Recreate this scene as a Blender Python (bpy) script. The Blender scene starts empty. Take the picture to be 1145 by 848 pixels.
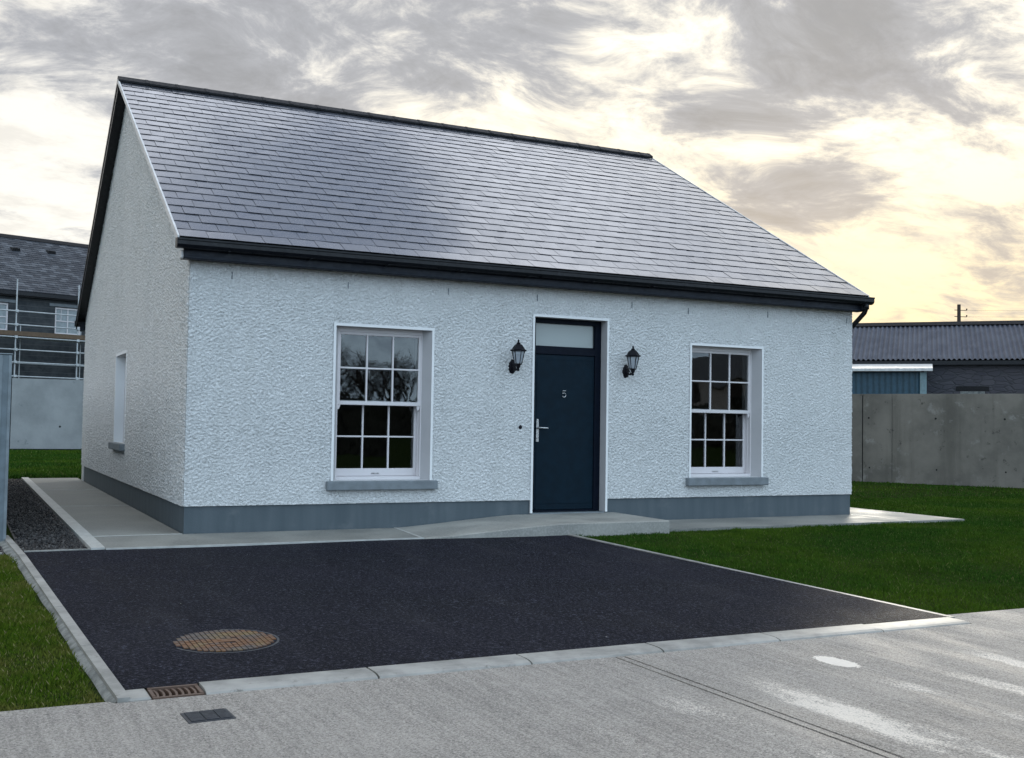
import bpy, math, random
import numpy as np
from mathutils import Vector, Matrix
random.seed(7); rng = np.random.default_rng(7)
sc = bpy.context.scene
COL = sc.collection

# ------------------------------------------------------------------ camera
CAM = np.array([-2.159, -12.1632, 1.096]); YAW, PITCH, ROLL, FPX = 0.46159, 0.040654, -0.0158, 1237.75
def cam_axes():
    cy, sy, cp, sp = math.cos(YAW), math.sin(YAW), math.cos(PITCH), math.sin(PITCH)
    f = np.array([sy*cp, cy*cp, sp]); r = np.array([cy, -sy, 0.0]); d = np.cross(f, r)
    cr, sr = math.cos(ROLL), math.sin(ROLL)
    return cr*r + sr*d, -sr*r + cr*d, f
RX, DN, FW = cam_axes()
cd = bpy.data.cameras.new('camera'); cam = bpy.data.objects.new('camera', cd); COL.objects.link(cam)
cd.sensor_width = 36; cd.lens = FPX/1145*36; cd.clip_start = 0.05; cd.clip_end = 2000
m = Matrix.Identity(4)
for i in range(3):
    m[i][0] = RX[i]; m[i][1] = -DN[i]; m[i][2] = -FW[i]; m[i][3] = CAM[i]
cam.matrix_world = m
sc.camera = cam
def view_dir(u, v):
    d = RX*(u-572.5)/FPX + DN*(v-424)/FPX + FW
    return d/np.linalg.norm(d)

# ------------------------------------------------------------------ node helpers
class NT:
    def __init__(s, tree): s.t = tree; s.n = tree.nodes; s.l = tree.links
    def new(s, typ, **k):
        n = s.n.new(typ)
        for a, b in k.items(): setattr(n, a, b)
        return n
    def put(s, sock, v):
        if v is None: return
        if isinstance(v, bpy.types.NodeSocket): s.l.new(v, sock)
        elif isinstance(v, (int, float)): sock.default_value = v if sock.type == 'VALUE' else (v, v, v, 1)[:len(sock.default_value)]
        else:
            v = tuple(v)
            if sock.type == 'RGBA' and len(v) == 3: v = v + (1,)
            sock.default_value = v
    def m(s, op, a, b=None, c=None, clamp=False):
        n = s.new('ShaderNodeMath', operation=op); n.use_clamp = clamp
        s.put(n.inputs[0], a); s.put(n.inputs[1], b)
        if c is not None: s.put(n.inputs[2], c)
        return n.outputs[0]
    def vm(s, op, a, b=None):
        n = s.new('ShaderNodeVectorMath', operation=op); s.put(n.inputs[0], a); s.put(n.inputs[1], b)
        return n.outputs['Value'] if op == 'DOT_PRODUCT' else n.outputs[0]
    def ss(s, v, a, b, lo=0.0, hi=1.0):
        n = s.new('ShaderNodeMapRange', interpolation_type='SMOOTHSTEP'); n.clamp = True
        if a > b: a, b, lo, hi = b, a, hi, lo
        s.put(n.inputs[0], v)
        for i, x in enumerate((a, b, lo, hi)): n.inputs[1+i].default_value = x
        return n.outputs[0]
    def mix(s, f, a, b, bt='MIX'):
        n = s.new('ShaderNodeMix', data_type='RGBA', blend_type=bt)
        s.put(n.inputs[0], f); s.put(n.inputs[6], a); s.put(n.inputs[7], b)
        return n.outputs[2]
    def noise(s, vec, scale, detail=4, rough=.55, dist=0.0, out=0):
        n = s.new('ShaderNodeTexNoise'); s.put(n.inputs['Vector'], vec)
        n.inputs['Scale'].default_value = scale; n.inputs['Detail'].default_value = detail
        n.inputs['Roughness'].default_value = rough; n.inputs['Distortion'].default_value = dist
        return n.outputs[out]
    def vor(s, vec, scale, feature='F1', rnd=1.0):
        n = s.new('ShaderNodeTexVoronoi', feature=feature); s.put(n.inputs['Vector'], vec)
        n.inputs['Scale'].default_value = scale; n.inputs['Randomness'].default_value = rnd
        return n.outputs['Distance']
    def mapv(s, vec, scale=(1, 1, 1), rot=(0, 0, 0), loc=(0, 0, 0)):
        n = s.new('ShaderNodeMapping'); s.put(n.inputs[0], vec)
        n.inputs['Scale'].default_value = scale; n.inputs['Rotation'].default_value = rot; n.inputs['Location'].default_value = loc
        return n.outputs[0]
    def bump(s, h, strength=.5, dist=.01, normal=None):
        n = s.new('ShaderNodeBump'); s.put(n.inputs['Height'], h)
        n.inputs['Strength'].default_value = strength; n.inputs['Distance'].default_value = dist
        if normal is not None: s.put(n.inputs['Normal'], normal)
        return n.outputs[0]
def mat(name, color=None, rough=.6, metal=0.0, spec=.5, fn=None):
    m = bpy.data.materials.new(name); m.use_nodes = True
    N = NT(m.node_tree); b = m.node_tree.nodes['Principled BSDF']
    b.inputs['Roughness'].default_value = rough; b.inputs['Metallic'].default_value = metal
    b.inputs['Specular IOR Level'].default_value = spec
    if color: b.inputs['Base Color'].default_value = (*color, 1)
    N.P = N.new('ShaderNodeNewGeometry').outputs['Position']
    N.geo = [n for n in N.n if n.bl_idname == 'ShaderNodeNewGeometry'][0]
    if fn: fn(N, b)
    elif color:                                        # gentle mottling on every plain finish
        f = N.noise(N.P, 9, 4); N.put(b.inputs['Base Color'], N.mix(N.ss(f, .3, .7), tuple(c*.86 for c in color), tuple(min(1, c*1.12) for c in color)))
        N.put(b.inputs['Roughness'], N.ss(N.noise(N.P, 23, 3), .3, .7, max(.05, rough-.08), min(1, rough+.1)))
    return m

# ------------------------------------------------------------------ mesh helpers
class MB:
    def __init__(s): s.v = []; s.f = []
    def add(s, vs, fs):
        o = len(s.v); s.v += [tuple(map(float, v)) for v in vs]; s.f += [tuple(o+i for i in f) for f in fs]; return s
    def box(s, x0, x1, y0, y1, z0, z1):
        return s.add([(x0,y0,z0),(x1,y0,z0),(x1,y1,z0),(x0,y1,z0),(x0,y0,z1),(x1,y0,z1),(x1,y1,z1),(x0,y1,z1)],
                     [(0,3,2,1),(4,5,6,7),(0,1,5,4),(1,2,6,5),(2,3,7,6),(3,0,4,7)])
    def bbox(s, x0, x1, y0, y1, z0, z1, b=.004):        # box with chamfered edges
        X = (x0, x1); Y = (y0, y1); Z = (z0, z1); vs = []; idx = {}
        for i in range(2):
            for j in range(2):
                for k in range(2):
                    sx, sy, sz = (b, -b)[i], (b, -b)[j], (b, -b)[k]
                    for ax in range(3):
                        p = [X[i]+sx, Y[j]+sy, Z[k]+sz]; p[ax] = (X[i], Y[j], Z[k])[ax]
                        idx[(i,j,k,ax)] = len(vs); vs.append(p)
        g = lambda i,j,k,a: idx[(i,j,k,a)]
        fs = []
        for i in range(2):
            q = [g(i,0,0,0), g(i,1,0,0), g(i,1,1,0), g(i,0,1,0)]; fs.append(q if i else q[::-1])
            q = [g(0,i,0,1), g(1,i,0,1), g(1,i,1,1), g(0,i,1,1)]; fs.append(q[::-1] if i else q)
            q = [g(0,0,i,2), g(1,0,i,2), g(1,1,i,2), g(0,1,i,2)]; fs.append(q if i else q[::-1])
        for i in range(2):
            for j in range(2):
                fs.append([g(i,j,0,0), g(i,j,1,0), g(i,j,1,1), g(i,j,0,1)])
                fs.append([g(i,0,j,0), g(i,1,j,0), g(i,1,j,2), g(i,0,j,2)])
                fs.append([g(0,i,j,1), g(1,i,j,1), g(1,i,j,2), g(0,i,j,2)])
        for i in range(2):
            for j in range(2):
                for k in range(2): fs.append([g(i,j,k,0), g(i,j,k,1), g(i,j,k,2)])
        s.add(vs, fs); s.fix = True; return s
    def prism(s, pts, axis, a, b):                        # closed outline (2-D) pushed along an axis
        n = len(pts)
        def P(p, t): q = list(p); q.insert(axis, t); return q
        vs = [P(p, a) for p in pts] + [P(p, b) for p in pts]
        s.add(vs, [tuple(range(n))[::-1], tuple(range(n, 2*n))] + [(i, (i+1) % n, n+(i+1) % n, n+i) for i in range(n)]); s.fix = True; return s
    def tube(s, path, r, n=10, cap=True):
        path = [Vector(p) for p in path]; rs = r if isinstance(r, (list, tuple)) else [r]*len(path); rings = []
        for i, p in enumerate(path):
            t = (path[min(i+1, len(path)-1)] - path[max(i-1, 0)]).normalized()
            u = t.cross(Vector((0, 0, 1)));
            if u.length < .05: u = t.cross(Vector((1, 0, 0)))
            u.normalize(); w = t.cross(u)
            rings.append([p + (u*math.cos(2*math.pi*k/n) + w*math.sin(2*math.pi*k/n))*rs[i] for k in range(n)])
        vs = [v for R_ in rings for v in R_]; fs = []
        for i in range(len(rings)-1):
            for k in range(n): fs.append((i*n+k, i*n+(k+1) % n, (i+1)*n+(k+1) % n, (i+1)*n+k))
        if cap: fs += [tuple(range(n))[::-1], tuple(range((len(rings)-1)*n, len(rings)*n))]
        s.add(vs, fs); s.fix = True; return s
    def lathe(s, prof, c=(0, 0, 0), n=12, axis=2, sc_=(1, 1)):
        vs = []
        for (r, h) in prof:
            for k in range(n):
                a = 2*math.pi*(k+.5)/n; p = [r*math.cos(a)*sc_[0], r*math.sin(a)*sc_[1]]; p.insert(axis, h)
                vs.append((p[0]+c[0], p[1]+c[1], p[2]+c[2]))
        fs = [(i*n+k, i*n+(k+1) % n, (i+1)*n+(k+1) % n, (i+1)*n+k) for i in range(len(prof)-1) for k in range(n)]
        fs += [tuple(range(n))[::-1], tuple(range((len(prof)-1)*n, len(prof)*n))]
        s.add(vs, fs); s.fix = True; return s
    def build(s, name, material, parent=None, smooth=False, loc=None, rotz=0, fix=True):
        me = bpy.data.meshes.new(name); me.from_pydata(s.v, [], s.f); me.update()
        if fix and getattr(s, 'fix', False):
            import bmesh
            bm = bmesh.new(); bm.from_mesh(me); bmesh.ops.recalc_face_normals(bm, faces=bm.faces); bm.to_mesh(me); bm.free()
        me.materials.append(material)
        if smooth: me.polygons.foreach_set('use_smooth', [True]*len(me.polygons))
        o = bpy.data.objects.new(name, me); COL.objects.link(o); o.parent = parent
        if loc is not None: o.location = loc
        o.rotation_euler[2] = rotz
        return o
def empty(name, loc=(0, 0, 0), rz=0):
    o = bpy.data.objects.new(name, None); COL.objects.link(o); o.location = loc; o.rotation_euler[2] = rz; o.empty_display_size = .2
    return o
def tag(o, label=None, cat=None, group=None, kind=None):
    if label: o['label'] = label
    if cat: o['category'] = cat
    if group: o['group'] = group
    if kind: o['kind'] = kind
    return o
def struct(o): o['kind'] = 'structure'; return o
def copy_tree(o, parent=None):
    c = o.copy(); COL.objects.link(c); c.parent = parent
    for ch in list(o.children): copy_tree(ch, c)
    return c

# ------------------------------------------------------------------ materials
def roughcast(N, b):
    # the dash itself is modelled; only its fine grain is bump
    q = N.mapv(N.P, (1.3, 1.3, 2.05))
    w = N.noise(q, 7, 2, .5, 0, 1); q2 = N.vm('ADD', q, N.vm('MULTIPLY', w, (.05, .05, .05)))
    a = N.noise(q2, 26, 3, .6, .9); c = N.vor(q2, 34, 'SMOOTH_F1'); f = N.noise(q2, 95, 3, .6)
    h = N.m('ADD', N.m('ADD', N.m('MULTIPLY', N.ss(a, .36, .66), 1.2), N.m('MULTIPLY', c, -.8)), N.m('MULTIPLY', f, .3))
    n = N.bump(h, .8, .010); N.put(b.inputs['Normal'], n)
    big = N.ss(N.noise(N.P, .9, 4, .6), .3, .7)
    base = N.mix(big, (.66, .675, .68), (.71, .72, .725))
    N.put(b.inputs['Base Color'], N.mix(N.ss(N.noise(q2, 60, 3), .35, .75), N.mix(N.m('MULTIPLY', N.ss(N.noise(N.mapv(N.P, (5, 5, .35)), 1, 5, .65), .50, .74), .30), base, (.48, .49, .47)), (.78, .79, .795)))
M_wall = mat('roughcast', rough=.62, spec=.45, fn=roughcast)
def plain(c, v):
    def f(N, b): N.put(b.inputs['Base Color'], N.mix(N.ss(N.noise(N.P, 3, 3), .3, .7), tuple(x*(1-v) for x in c), c))
    return f
M_bead = mat('smooth_plaster_band', rough=.7, spec=.2, fn=plain((.80, .81, .82), .04))
M_reveal = mat('grey_reveal', rough=.8, spec=.1, fn=plain((.47, .465, .48), .06))  # even grey, darker than the plaster band
def plinth_fn(N, b):
    streak = N.noise(N.mapv(N.P, (6, 6, .7)), 1, 4)
    c = N.mix(N.ss(streak, .3, .7), (.060, .082, .098), (.082, .105, .122))
    N.put(b.inputs['Base Color'], N.mix(N.ss(N.noise(N.P, 3, 5, .7), .55, .75), c, (.10, .12, .135)))
    N.put(b.inputs['Normal'], N.bump(N.noise(N.P, 60, 4), .4, .004))
M_plinth = mat('painted_plinth', rough=.6, fn=plinth_fn)
def slate_fn(N, b):
    r = N.geo.outputs['Random Per Island']
    c = N.mix(r, (.028, .034, .044), (.038, .044, .056))
    N.put(b.inputs['Base Color'], N.mix(N.ss(N.noise(N.P, 14, 4), .4, .8), c, (.052, .056, .070)))
    N.put(b.inputs['Roughness'], N.m('ADD', N.m('MULTIPLY', r, .10), N.ss(N.noise(N.P, 5, 4), .3, .7, .17, .27)))
    N.put(b.inputs['Normal'], N.bump(N.m('ADD', N.noise(N.P, 40, 3), N.noise(N.P, 6, 2)), .12, .004))
M_slate = mat('fibre_slate', rough=.33, spec=.8, fn=slate_fn)
_b = M_slate.node_tree.nodes['Principled BSDF']; _b.inputs['Coat Weight'].default_value = .55; _b.inputs['Coat Roughness'].default_value = .10; _b.inputs['Coat Tint'].default_value = (.93, .95, 1, 1)
def slate_old(N, b):
    r = N.geo.outputs['Random Per Island']
    N.put(b.inputs['Base Color'], N.mix(N.m('POWER', r, 2.0), (.026, .032, .044), (.10, .11, .13)))
M_slate_far = mat('natural_slate', rough=.7, fn=slate_old)
M_black = mat('black_upvc', (.005, .006, .009), .35, spec=.3)
M_ridge = mat('ridge_black', (.009, .010, .013), .6, spec=.25)
M_navyfascia = mat('navy_fascia', (.006, .010, .020), .4, spec=.25)
M_pale = mat('pale_trim', (.62, .62, .63), .4)
M_upvc = mat('white_upvc', rough=.4, spec=.3, fn=plain((.66, .63, .645), .03))
M_door = mat('navy_door', (.0025, .012, .022), .5, spec=.12)
M_doorframe = mat('navy_frame', (.002, .005, .013), .5, spec=.12)
M_metal = mat('brushed_metal', (.55, .55, .56), .3, 1.0)
M_sill = mat('sill_concrete', (.17, .195, .215), .75)
M_dark = mat('dark_void', (.01, .01, .012), .9)
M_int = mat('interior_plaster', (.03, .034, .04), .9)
def glass_fn(N, b):
    out = [n for n in N.n if n.bl_idname == 'ShaderNodeOutputMaterial'][0]
    fr = N.new('ShaderNodeFresnel'); fr.inputs[0].default_value = 1.95
    gl = N.new('ShaderNodeBsdfGlossy'); gl.inputs['Roughness'].default_value = .015; gl.inputs['Color'].default_value = (.93, .98, 1, 1)
    N.put(gl.inputs['Normal'], N.bump(N.noise(N.P, 2.2, 2), .12, .01))
    tr = N.new('ShaderNodeBsdfTransparent'); tr.inputs[0].default_value = (.80, .86, .86, 1)
    mx = N.new('ShaderNodeMixShader'); N.l.new(fr.outputs[0], mx.inputs[0]); N.l.new(tr.outputs[0], mx.inputs[1]); N.l.new(gl.outputs[0], mx.inputs[2])
    N.l.new(mx.outputs[0], out.inputs[0])
M_glass = mat('window_glass', fn=glass_fn)
def fanlight_fn(N, b):  # opaque pane; pale base colour stands in for the lit hall behind
    b.inputs['Base Color'].default_value = (.30, .34, .34, 1); b.inputs['Roughness'].default_value = .12
M_fanlight = mat('fanlight_hall_light', spec=.6, fn=fanlight_fn)
def concrete_path(N, b):
    n1 = N.noise(N.P, 1.3, 5, .6); n2 = N.noise(N.P, 45, 4)
    c = N.mix(N.ss(n1, .35, .65), (.150, .155, .146), (.235, .238, .222))
    N.put(b.inputs['Base Color'], N.mix(N.m('MULTIPLY', N.ss(n2, .4, .7), .4), c, (.31, .31, .295)))
    N.put(b.inputs['Roughness'], N.ss(n1, .3, .7, .55, .85))
    br = N.noise(N.mapv(N.P, (4, 160, 4)), 1, 2)
    N.put(b.inputs['Normal'], N.bump(N.m('ADD', n2, N.m('MULTIPLY', br, .6)), .5, .004))
M_path = mat('path_concrete', rough=.6, fn=concrete_path)
def ramp_fn(N, b):
    concrete_path(N, b); l = b.inputs['Base Color'].links[0]; sck = l.from_socket
    N.put(b.inputs['Base Color'], N.mix(1.0, sck, (1.32, 1.30, 1.30), 'MULTIPLY'))
M_ramp = mat('ramp_concrete', rough=.7, fn=ramp_fn)
def concrete_road(N, b):
    q = N.mapv(N.P, (38, 1.6, 1)); br = N.noise(q, 1, 4, .6)
    fine = N.noise(N.P, 105, 4, .85); mott = N.noise(N.P, 1.1, 6, .62); med = N.noise(N.mapv(N.P, (3.2, .8, 1)), 1, 4, .55)
    c = N.mix(N.ss(mott, .3, .7), (.185, .183, .18), (.27, .266, .26))
    c = N.mix(N.m('MULTIPLY', N.ss(br, .35, .7), .6), c, (.36, .355, .35))
    c = N.mix(N.ss(fine, .50, .66), c, (.50, .495, .485))
    c = N.mix(N.m('MULTIPLY', N.ss(fine, .475, .36), .9), c, (.045, .045, .05))
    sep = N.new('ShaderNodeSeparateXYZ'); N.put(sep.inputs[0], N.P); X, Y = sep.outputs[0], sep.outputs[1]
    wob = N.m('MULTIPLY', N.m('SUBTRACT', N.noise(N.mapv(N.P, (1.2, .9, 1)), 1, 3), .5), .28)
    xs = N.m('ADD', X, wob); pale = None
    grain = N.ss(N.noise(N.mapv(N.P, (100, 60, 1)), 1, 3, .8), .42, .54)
    # (centre x, half width, y from, y to, weight): pale bands along the brushed finish, wet sun glare and bleaching painted in
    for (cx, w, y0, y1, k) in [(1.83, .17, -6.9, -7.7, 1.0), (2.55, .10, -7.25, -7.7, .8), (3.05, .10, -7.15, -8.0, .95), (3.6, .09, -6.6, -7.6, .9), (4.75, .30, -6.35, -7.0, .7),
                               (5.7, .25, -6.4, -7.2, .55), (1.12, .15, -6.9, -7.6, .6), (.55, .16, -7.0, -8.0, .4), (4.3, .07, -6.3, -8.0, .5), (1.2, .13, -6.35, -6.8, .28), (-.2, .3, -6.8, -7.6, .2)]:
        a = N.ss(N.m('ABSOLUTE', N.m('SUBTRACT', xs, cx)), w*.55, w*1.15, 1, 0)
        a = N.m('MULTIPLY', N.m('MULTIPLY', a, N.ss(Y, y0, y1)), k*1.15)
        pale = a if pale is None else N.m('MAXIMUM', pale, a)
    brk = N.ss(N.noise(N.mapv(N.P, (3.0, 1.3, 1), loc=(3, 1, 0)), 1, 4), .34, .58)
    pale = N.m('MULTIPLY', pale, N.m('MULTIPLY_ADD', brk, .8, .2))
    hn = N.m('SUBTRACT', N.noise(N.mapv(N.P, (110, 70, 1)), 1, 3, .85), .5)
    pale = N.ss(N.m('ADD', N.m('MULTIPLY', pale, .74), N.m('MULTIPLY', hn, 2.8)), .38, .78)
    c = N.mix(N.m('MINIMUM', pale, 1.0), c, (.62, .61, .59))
    # one splash of paint
    dx = N.m('DIVIDE', N.m('SUBTRACT', X, 2.60), .085); dy = N.m('DIVIDE', N.m('SUBTRACT', Y, -7.03), .17)
    rr = N.m('ADD', N.m('ADD', N.m('MULTIPLY', dx, dx), N.m('MULTIPLY', dy, dy)), N.m('MULTIPLY', N.m('SUBTRACT', N.noise(N.P, 30, 5, .75), .5), 2.2))
    c = N.mix(N.ss(rr, 1.08, .92), c, (.70, .69, .67))
    c = N.mix(1.0, c, (1.20, 1.13, 1.07), 'MULTIPLY')
    N.put(b.inputs['Base Color'], c)
    N.put(b.inputs['Roughness'], N.ss(med, .35, .65, .60, .85))
    N.put(b.inputs['Normal'], N.bump(N.m('ADD', br, fine), .8, .010))
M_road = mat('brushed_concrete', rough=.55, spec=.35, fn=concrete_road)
def kerb_fn(N, b):
    n1 = N.noise(N.P, 4, 5, .65)
    c = N.mix(N.ss(n1, .3, .7), (.19, .19, .18), (.34, .335, .32))
    c = N.mix(N.ss(N.noise(N.P, 11, 4, .7), .60, .72), c, (.15, .145, .13))
    N.put(b.inputs['Base Color'], c); N.put(b.inputs['Normal'], N.bump(N.noise(N.P, 70, 4), .4, .004))
M_kerb = mat('kerb_concrete', rough=.55, fn=kerb_fn)
def haunch_fn(N, b):
    N.put(b.inputs['Base Color'], N.mix(N.ss(N.noise(N.P, 7, 5, .7), .3, .7), (.10, .11, .11), (.26, .27, .26)))
    N.put(b.inputs['Normal'], N.bump(N.noise(N.P, 18, 5), 1, .02))
M_haunch = mat('rough_haunching', rough=.8, fn=haunch_fn)
def asphalt_fn(N, b):
    f = N.noise(N.P, 48, 5, .85); v = N.vor(N.P, 70); big = N.noise(N.P, .7, 5, .6)
    c = N.mix(N.ss(big, .38, .62), (.004, .0045, .009), (.0125, .013, .020))
    c = N.mix(N.m('MULTIPLY', N.ss(N.noise(N.mapv(N.P, (3.2, .5, 1)), 1, 4), .50, .72), .5), c, (.024, .024, .030))
    c = N.mix(N.ss(f, .52, .64), c, (.080, .083, .115))
    c = N.mix(N.ss(f, .47, .34), c, (.003, .003, .006))
    dots = N.ss(N.vor(N.P, 9), .05, .035); keep = N.ss(N.noise(N.P, 2.3, 2), .64, .68)
    c = N.mix(N.m('MULTIPLY', dots, keep), c, (.5, .5, .48))
    N.put(b.inputs['Base Color'], c)
    N.put(b.inputs['Roughness'], N.ss(big, .35, .65, .62, .80))
    N.put(b.inputs['Normal'], N.bump(N.m('SUBTRACT', f, N.m('MULTIPLY', v, .8)), .9, .012))
M_asphalt = mat('tarmac', rough=.85, spec=.06, fn=asphalt_fn)
def ground_fn(N, b):
    a = N.noise(N.P, .5, 5, .6); f = N.noise(N.P, 30, 4, .7)
    c = N.mix(N.ss(a, .35, .65), (.012, .028, .006), (.024, .044, .009))
    N.put(b.inputs['Base Color'], N.mix(N.ss(f, .35, .7), c, (.038, .044, .018)))
    N.put(b.inputs['Normal'], N.bump(f, .8, .03))
M_ground = mat('turf_soil', rough=1.0, spec=0.0, fn=ground_fn)
def blade_fn(N, b):
    r = N.geo.outputs['Random Per Island']; a = N.noise(N.P, .45, 4, .6); p = N.noise(N.P, 2.6, 4, .6)
    c = N.mix(r, (.010, .040, .005), (.045, .105, .014))
    c = N.mix(N.m('MULTIPLY', N.ss(a, .42, .66), .7), c, (.075, .125, .012))
    c = N.mix(N.m('MULTIPLY', N.ss(N.noise(N.P, .9, 4, .6), .52, .66), .55), c, (.012, .040, .006)); c = N.mix(N.m('MULTIPLY', N.ss(p, .52, .72), .3), c, (.055, .09, .010))
    c = N.mix(N.ss(r, .95, .97), c, (.13, .15, .05))
    N.put(b.inputs['Base Color'], c)
M_blade = mat('grass_blade', rough=.8, spec=.02, fn=blade_fn)
def blade2_fn(N, b):
    r = N.geo.outputs['Random Per Island']; p = N.noise(N.P, 2.2, 4, .6)
    c = N.mix(r, (.035, .075, .006), (.085, .130, .012)); c = N.mix(N.ss(p, .40, .66), c, (.125, .125, .03))
    c = N.mix(N.ss(r, .93, .96), c, (.24, .21, .10)); N.put(b.inputs['Base Color'], c)
M_blade_dry = mat('yellowing_grass_blade', rough=.8, spec=.03, fn=blade2_fn)
def gravel_fn(N, b):
    r = N.geo.outputs['Random Per Island']; N.put(b.inputs['Base Color'], N.mix(N.m('POWER', r, 3.0), (.008, .008, .010), (.085, .08, .078)))
M_gravel = mat('dark_gravel', rough=.6, fn=gravel_fn)
def cwall_fn(N, b):
    sep = N.new('ShaderNodeSeparateXYZ'); N.put(sep.inputs[0], N.P)
    n1 = N.noise(N.P, .8, 6, .65); n2 = N.noise(N.P, 5, 5, .7); st = N.noise(N.mapv(N.P, (3, 3, .25)), 1, 4)
    c = N.mix(N.ss(n1, .3, .7), (.105, .102, .092), (.195, .185, .165))
    c = N.mix(N.m('MULTIPLY', N.ss(st, .45, .7), .6), c, (.085, .082, .072))
    c = N.mix(N.ss(n2, .60, .70), c, (.065, .062, .055)); c = N.mix(N.m('MULTIPLY', N.ss(N.noise(N.P, 2.2, 5, .7), .58, .7), .5), c, (.30, .30, .29))
    N.put(b.inputs['Base Color'], c); N.put(b.inputs['Normal'], N.bump(n2, .4, .01))
M_cwall = mat('cast_concrete_wall', rough=.8, fn=cwall_fn)
def cwall2_fn(N, b):
    n1 = N.noise(N.P, .7, 6, .6); c = N.mix(N.ss(n1, .3, .7), (.22, .235, .24), (.32, .335, .34))
    c = N.mix(N.ss(N.noise(N.P, 3, 5, .7), .62, .72), c, (.17, .19, .20))
    N.put(b.inputs['Base Color'], c); N.put(b.inputs['Normal'], N.bump(N.noise(N.P, 12, 5), .4, .01))
M_cwall2 = mat('pale_cast_concrete', rough=.8, fn=cwall2_fn)
def tin_fn(N, b):
    st = N.noise(N.mapv(N.P, (2, 2, .3)), 1, 5)
    N.put(b.inputs['Base Color'], N.mix(N.ss(st, .3, .7), (.055, .064, .090), (.085, .095, .125)))
M_tin = mat('corrugated_roof', rough=.65, spec=.25, fn=tin_fn)
M_bluetin = mat('blue_cladding', (.018, .060, .095), .5)
M_paleblue = mat('pale_blue_cladding', (.15, .23, .26), .5)
M_paletin = mat('pale_roof_sheet', (.55, .57, .58), .4)
def stone_fn(N, b):
    q = N.mapv(N.P, (1.6, 1.6, 4.2)); w = N.vor(q, 1.5, 'DISTANCE_TO_EDGE'); cid = N.new('ShaderNodeTexVoronoi'); N.put(cid.inputs['Vector'], q); cid.inputs['Scale'].default_value = 1.5
    c = N.mix(N.noise(cid.outputs['Color'], 3, 1), (.035, .035, .048), (.085, .08, .092))
    N.put(b.inputs['Base Color'], N.mix(N.ss(w, .09, .02), c, (.05, .05, .058)))
    N.put(b.inputs['Normal'], N.bump(N.ss(w, 0, .12), .6, .03))
M_stone = mat('rubble_stone', rough=.85, fn=stone_fn)
def block_fn(N, b):
    q = N.mapv(N.P, (1, 1, 1)); c = N.mix(N.ss(N.noise(q, 2.5, 5, .7), .3, .7), (.022, .028, .034), (.055, .062, .068))
    z = N.new('ShaderNodeSeparateXYZ'); N.put(z.inputs[0], N.P)
    fr = N.m('FRACT', N.m('MULTIPLY', z.outputs[2], 4.44)); c = N.mix(N.ss(fr, .10, .02), c, (.08, .085, .09)); N.put(b.inputs['Base Color'], c)
M_block = mat('unrendered_blockwork', rough=.9, fn=block_fn)
M_galv = mat('galvanised_steel', (.42, .45, .47), .45, .3)
M_board = mat('scaffold_board', (.115, .078, .05), .8)
M_lamp = mat('lantern_black', (.003, .003, .007), .5, spec=.2)
def lampglass(N, b):
    b.inputs['Base Color'].default_value = (.55, .60, .66, 1); b.inputs['Roughness'].default_value = .12
    b.inputs['Transmission Weight'].default_value = .55; b.inputs['IOR'].default_value = 1.2
M_lampglass = mat('lantern_glass', fn=lampglass)
def rust_fn(N, b):
    a = N.noise(N.mapv(N.P, (3, 5, 1)), 1.3, 5, .7)
    c = N.mix(N.ss(a, .42, .60), (.085, .072, .068), (.15, .068, .028)); c = N.mix(N.ss(N.noise(N.P, 5, 4), .54, .70), c, (.165, .115, .048))
    N.put(b.inputs['Base Color'], N.mix(N.ss(N.noise(N.P, 40, 3), .55, .75), c, (.04, .032, .03)))
M_rust = mat('rusty_iron', rough=.65, spec=.4, fn=rust_fn)
M_grateiron = mat('gully_iron', (.10, .062, .045), .6)
M_darkplastic = mat('dark_cover', (.025, .028, .036), .5)
M_seal = mat('joint_sealant', (.010, .010, .012), .7)
M_paleconc = mat('pale_edging_wet_joint', (.43, .435, .42), .5)
M_fence = mat('grey_fence_panel', (.13, .165, .19), .5)
M_bark = mat('bark', (.028, .024, .020), .9)
M_render = mat('far_render', (.26, .27, .29), .8)
M_hedge = mat('hedge_leaf', (.006, .010, .008), .8)
M_wood = mat('pole_timber', (.045, .035, .03), .9)

# ------------------------------------------------------------------ ground, road, drive, paths
def gz(y):
    y = np.asarray(y, float)
    return np.where(y > -1.2, -.165, np.where(y < -6.2, -.325, -.165 + (y+1.2)*(.16/5.0)))
gm = MB(); ys = [-500, -60, -14.6, -6.2, -1.2, 60, 600]; xs = [-600, -60, 0, 60, 600]
for j in range(len(ys)): gm.v += [(x, ys[j], float(gz(ys[j]))) for x in xs]
for j in range(len(ys)-1):
    for i in range(len(xs)-1): a = j*5+i; gm.f.append((a, a+1, a+6, a+5))
struct(gm.build('ground', M_ground))
def xl(y): return -1.61+(-1.15-y)*.0475
def xr(y): return 3.99+(-1.2-y)*.101
def slab(m_, pts, z_top, th):                    # pts polygon (x,y), z_top function or number
    n = len(pts); f = z_top if callable(z_top) else (lambda x, y: z_top)
    m_.add([(x, y, f(x, y)) for x, y in pts] + [(x, y, f(x, y)-th) for x, y in pts],
           [tuple(range(n)), tuple(range(n, 2*n))[::-1]] + [(i, n+i, n+(i+1) % n, (i+1) % n) for i in range(n)]); m_.fix = True
RZ = -.300
rd = MB()                                        # two pours with a grooved joint between them
for x0, x1 in ((-60, 1.418), (1.436, 1.480), (1.498, 80)): slab(rd, [(x0, -14.5), (x1, -14.5), (x1, -6.405), (x0, -6.405)], RZ, .1)
slab(rd, [(4.475, -6.405), (80, -6.405), (80, -6.06), (4.56, -6.06)], RZ, .1)
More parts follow.
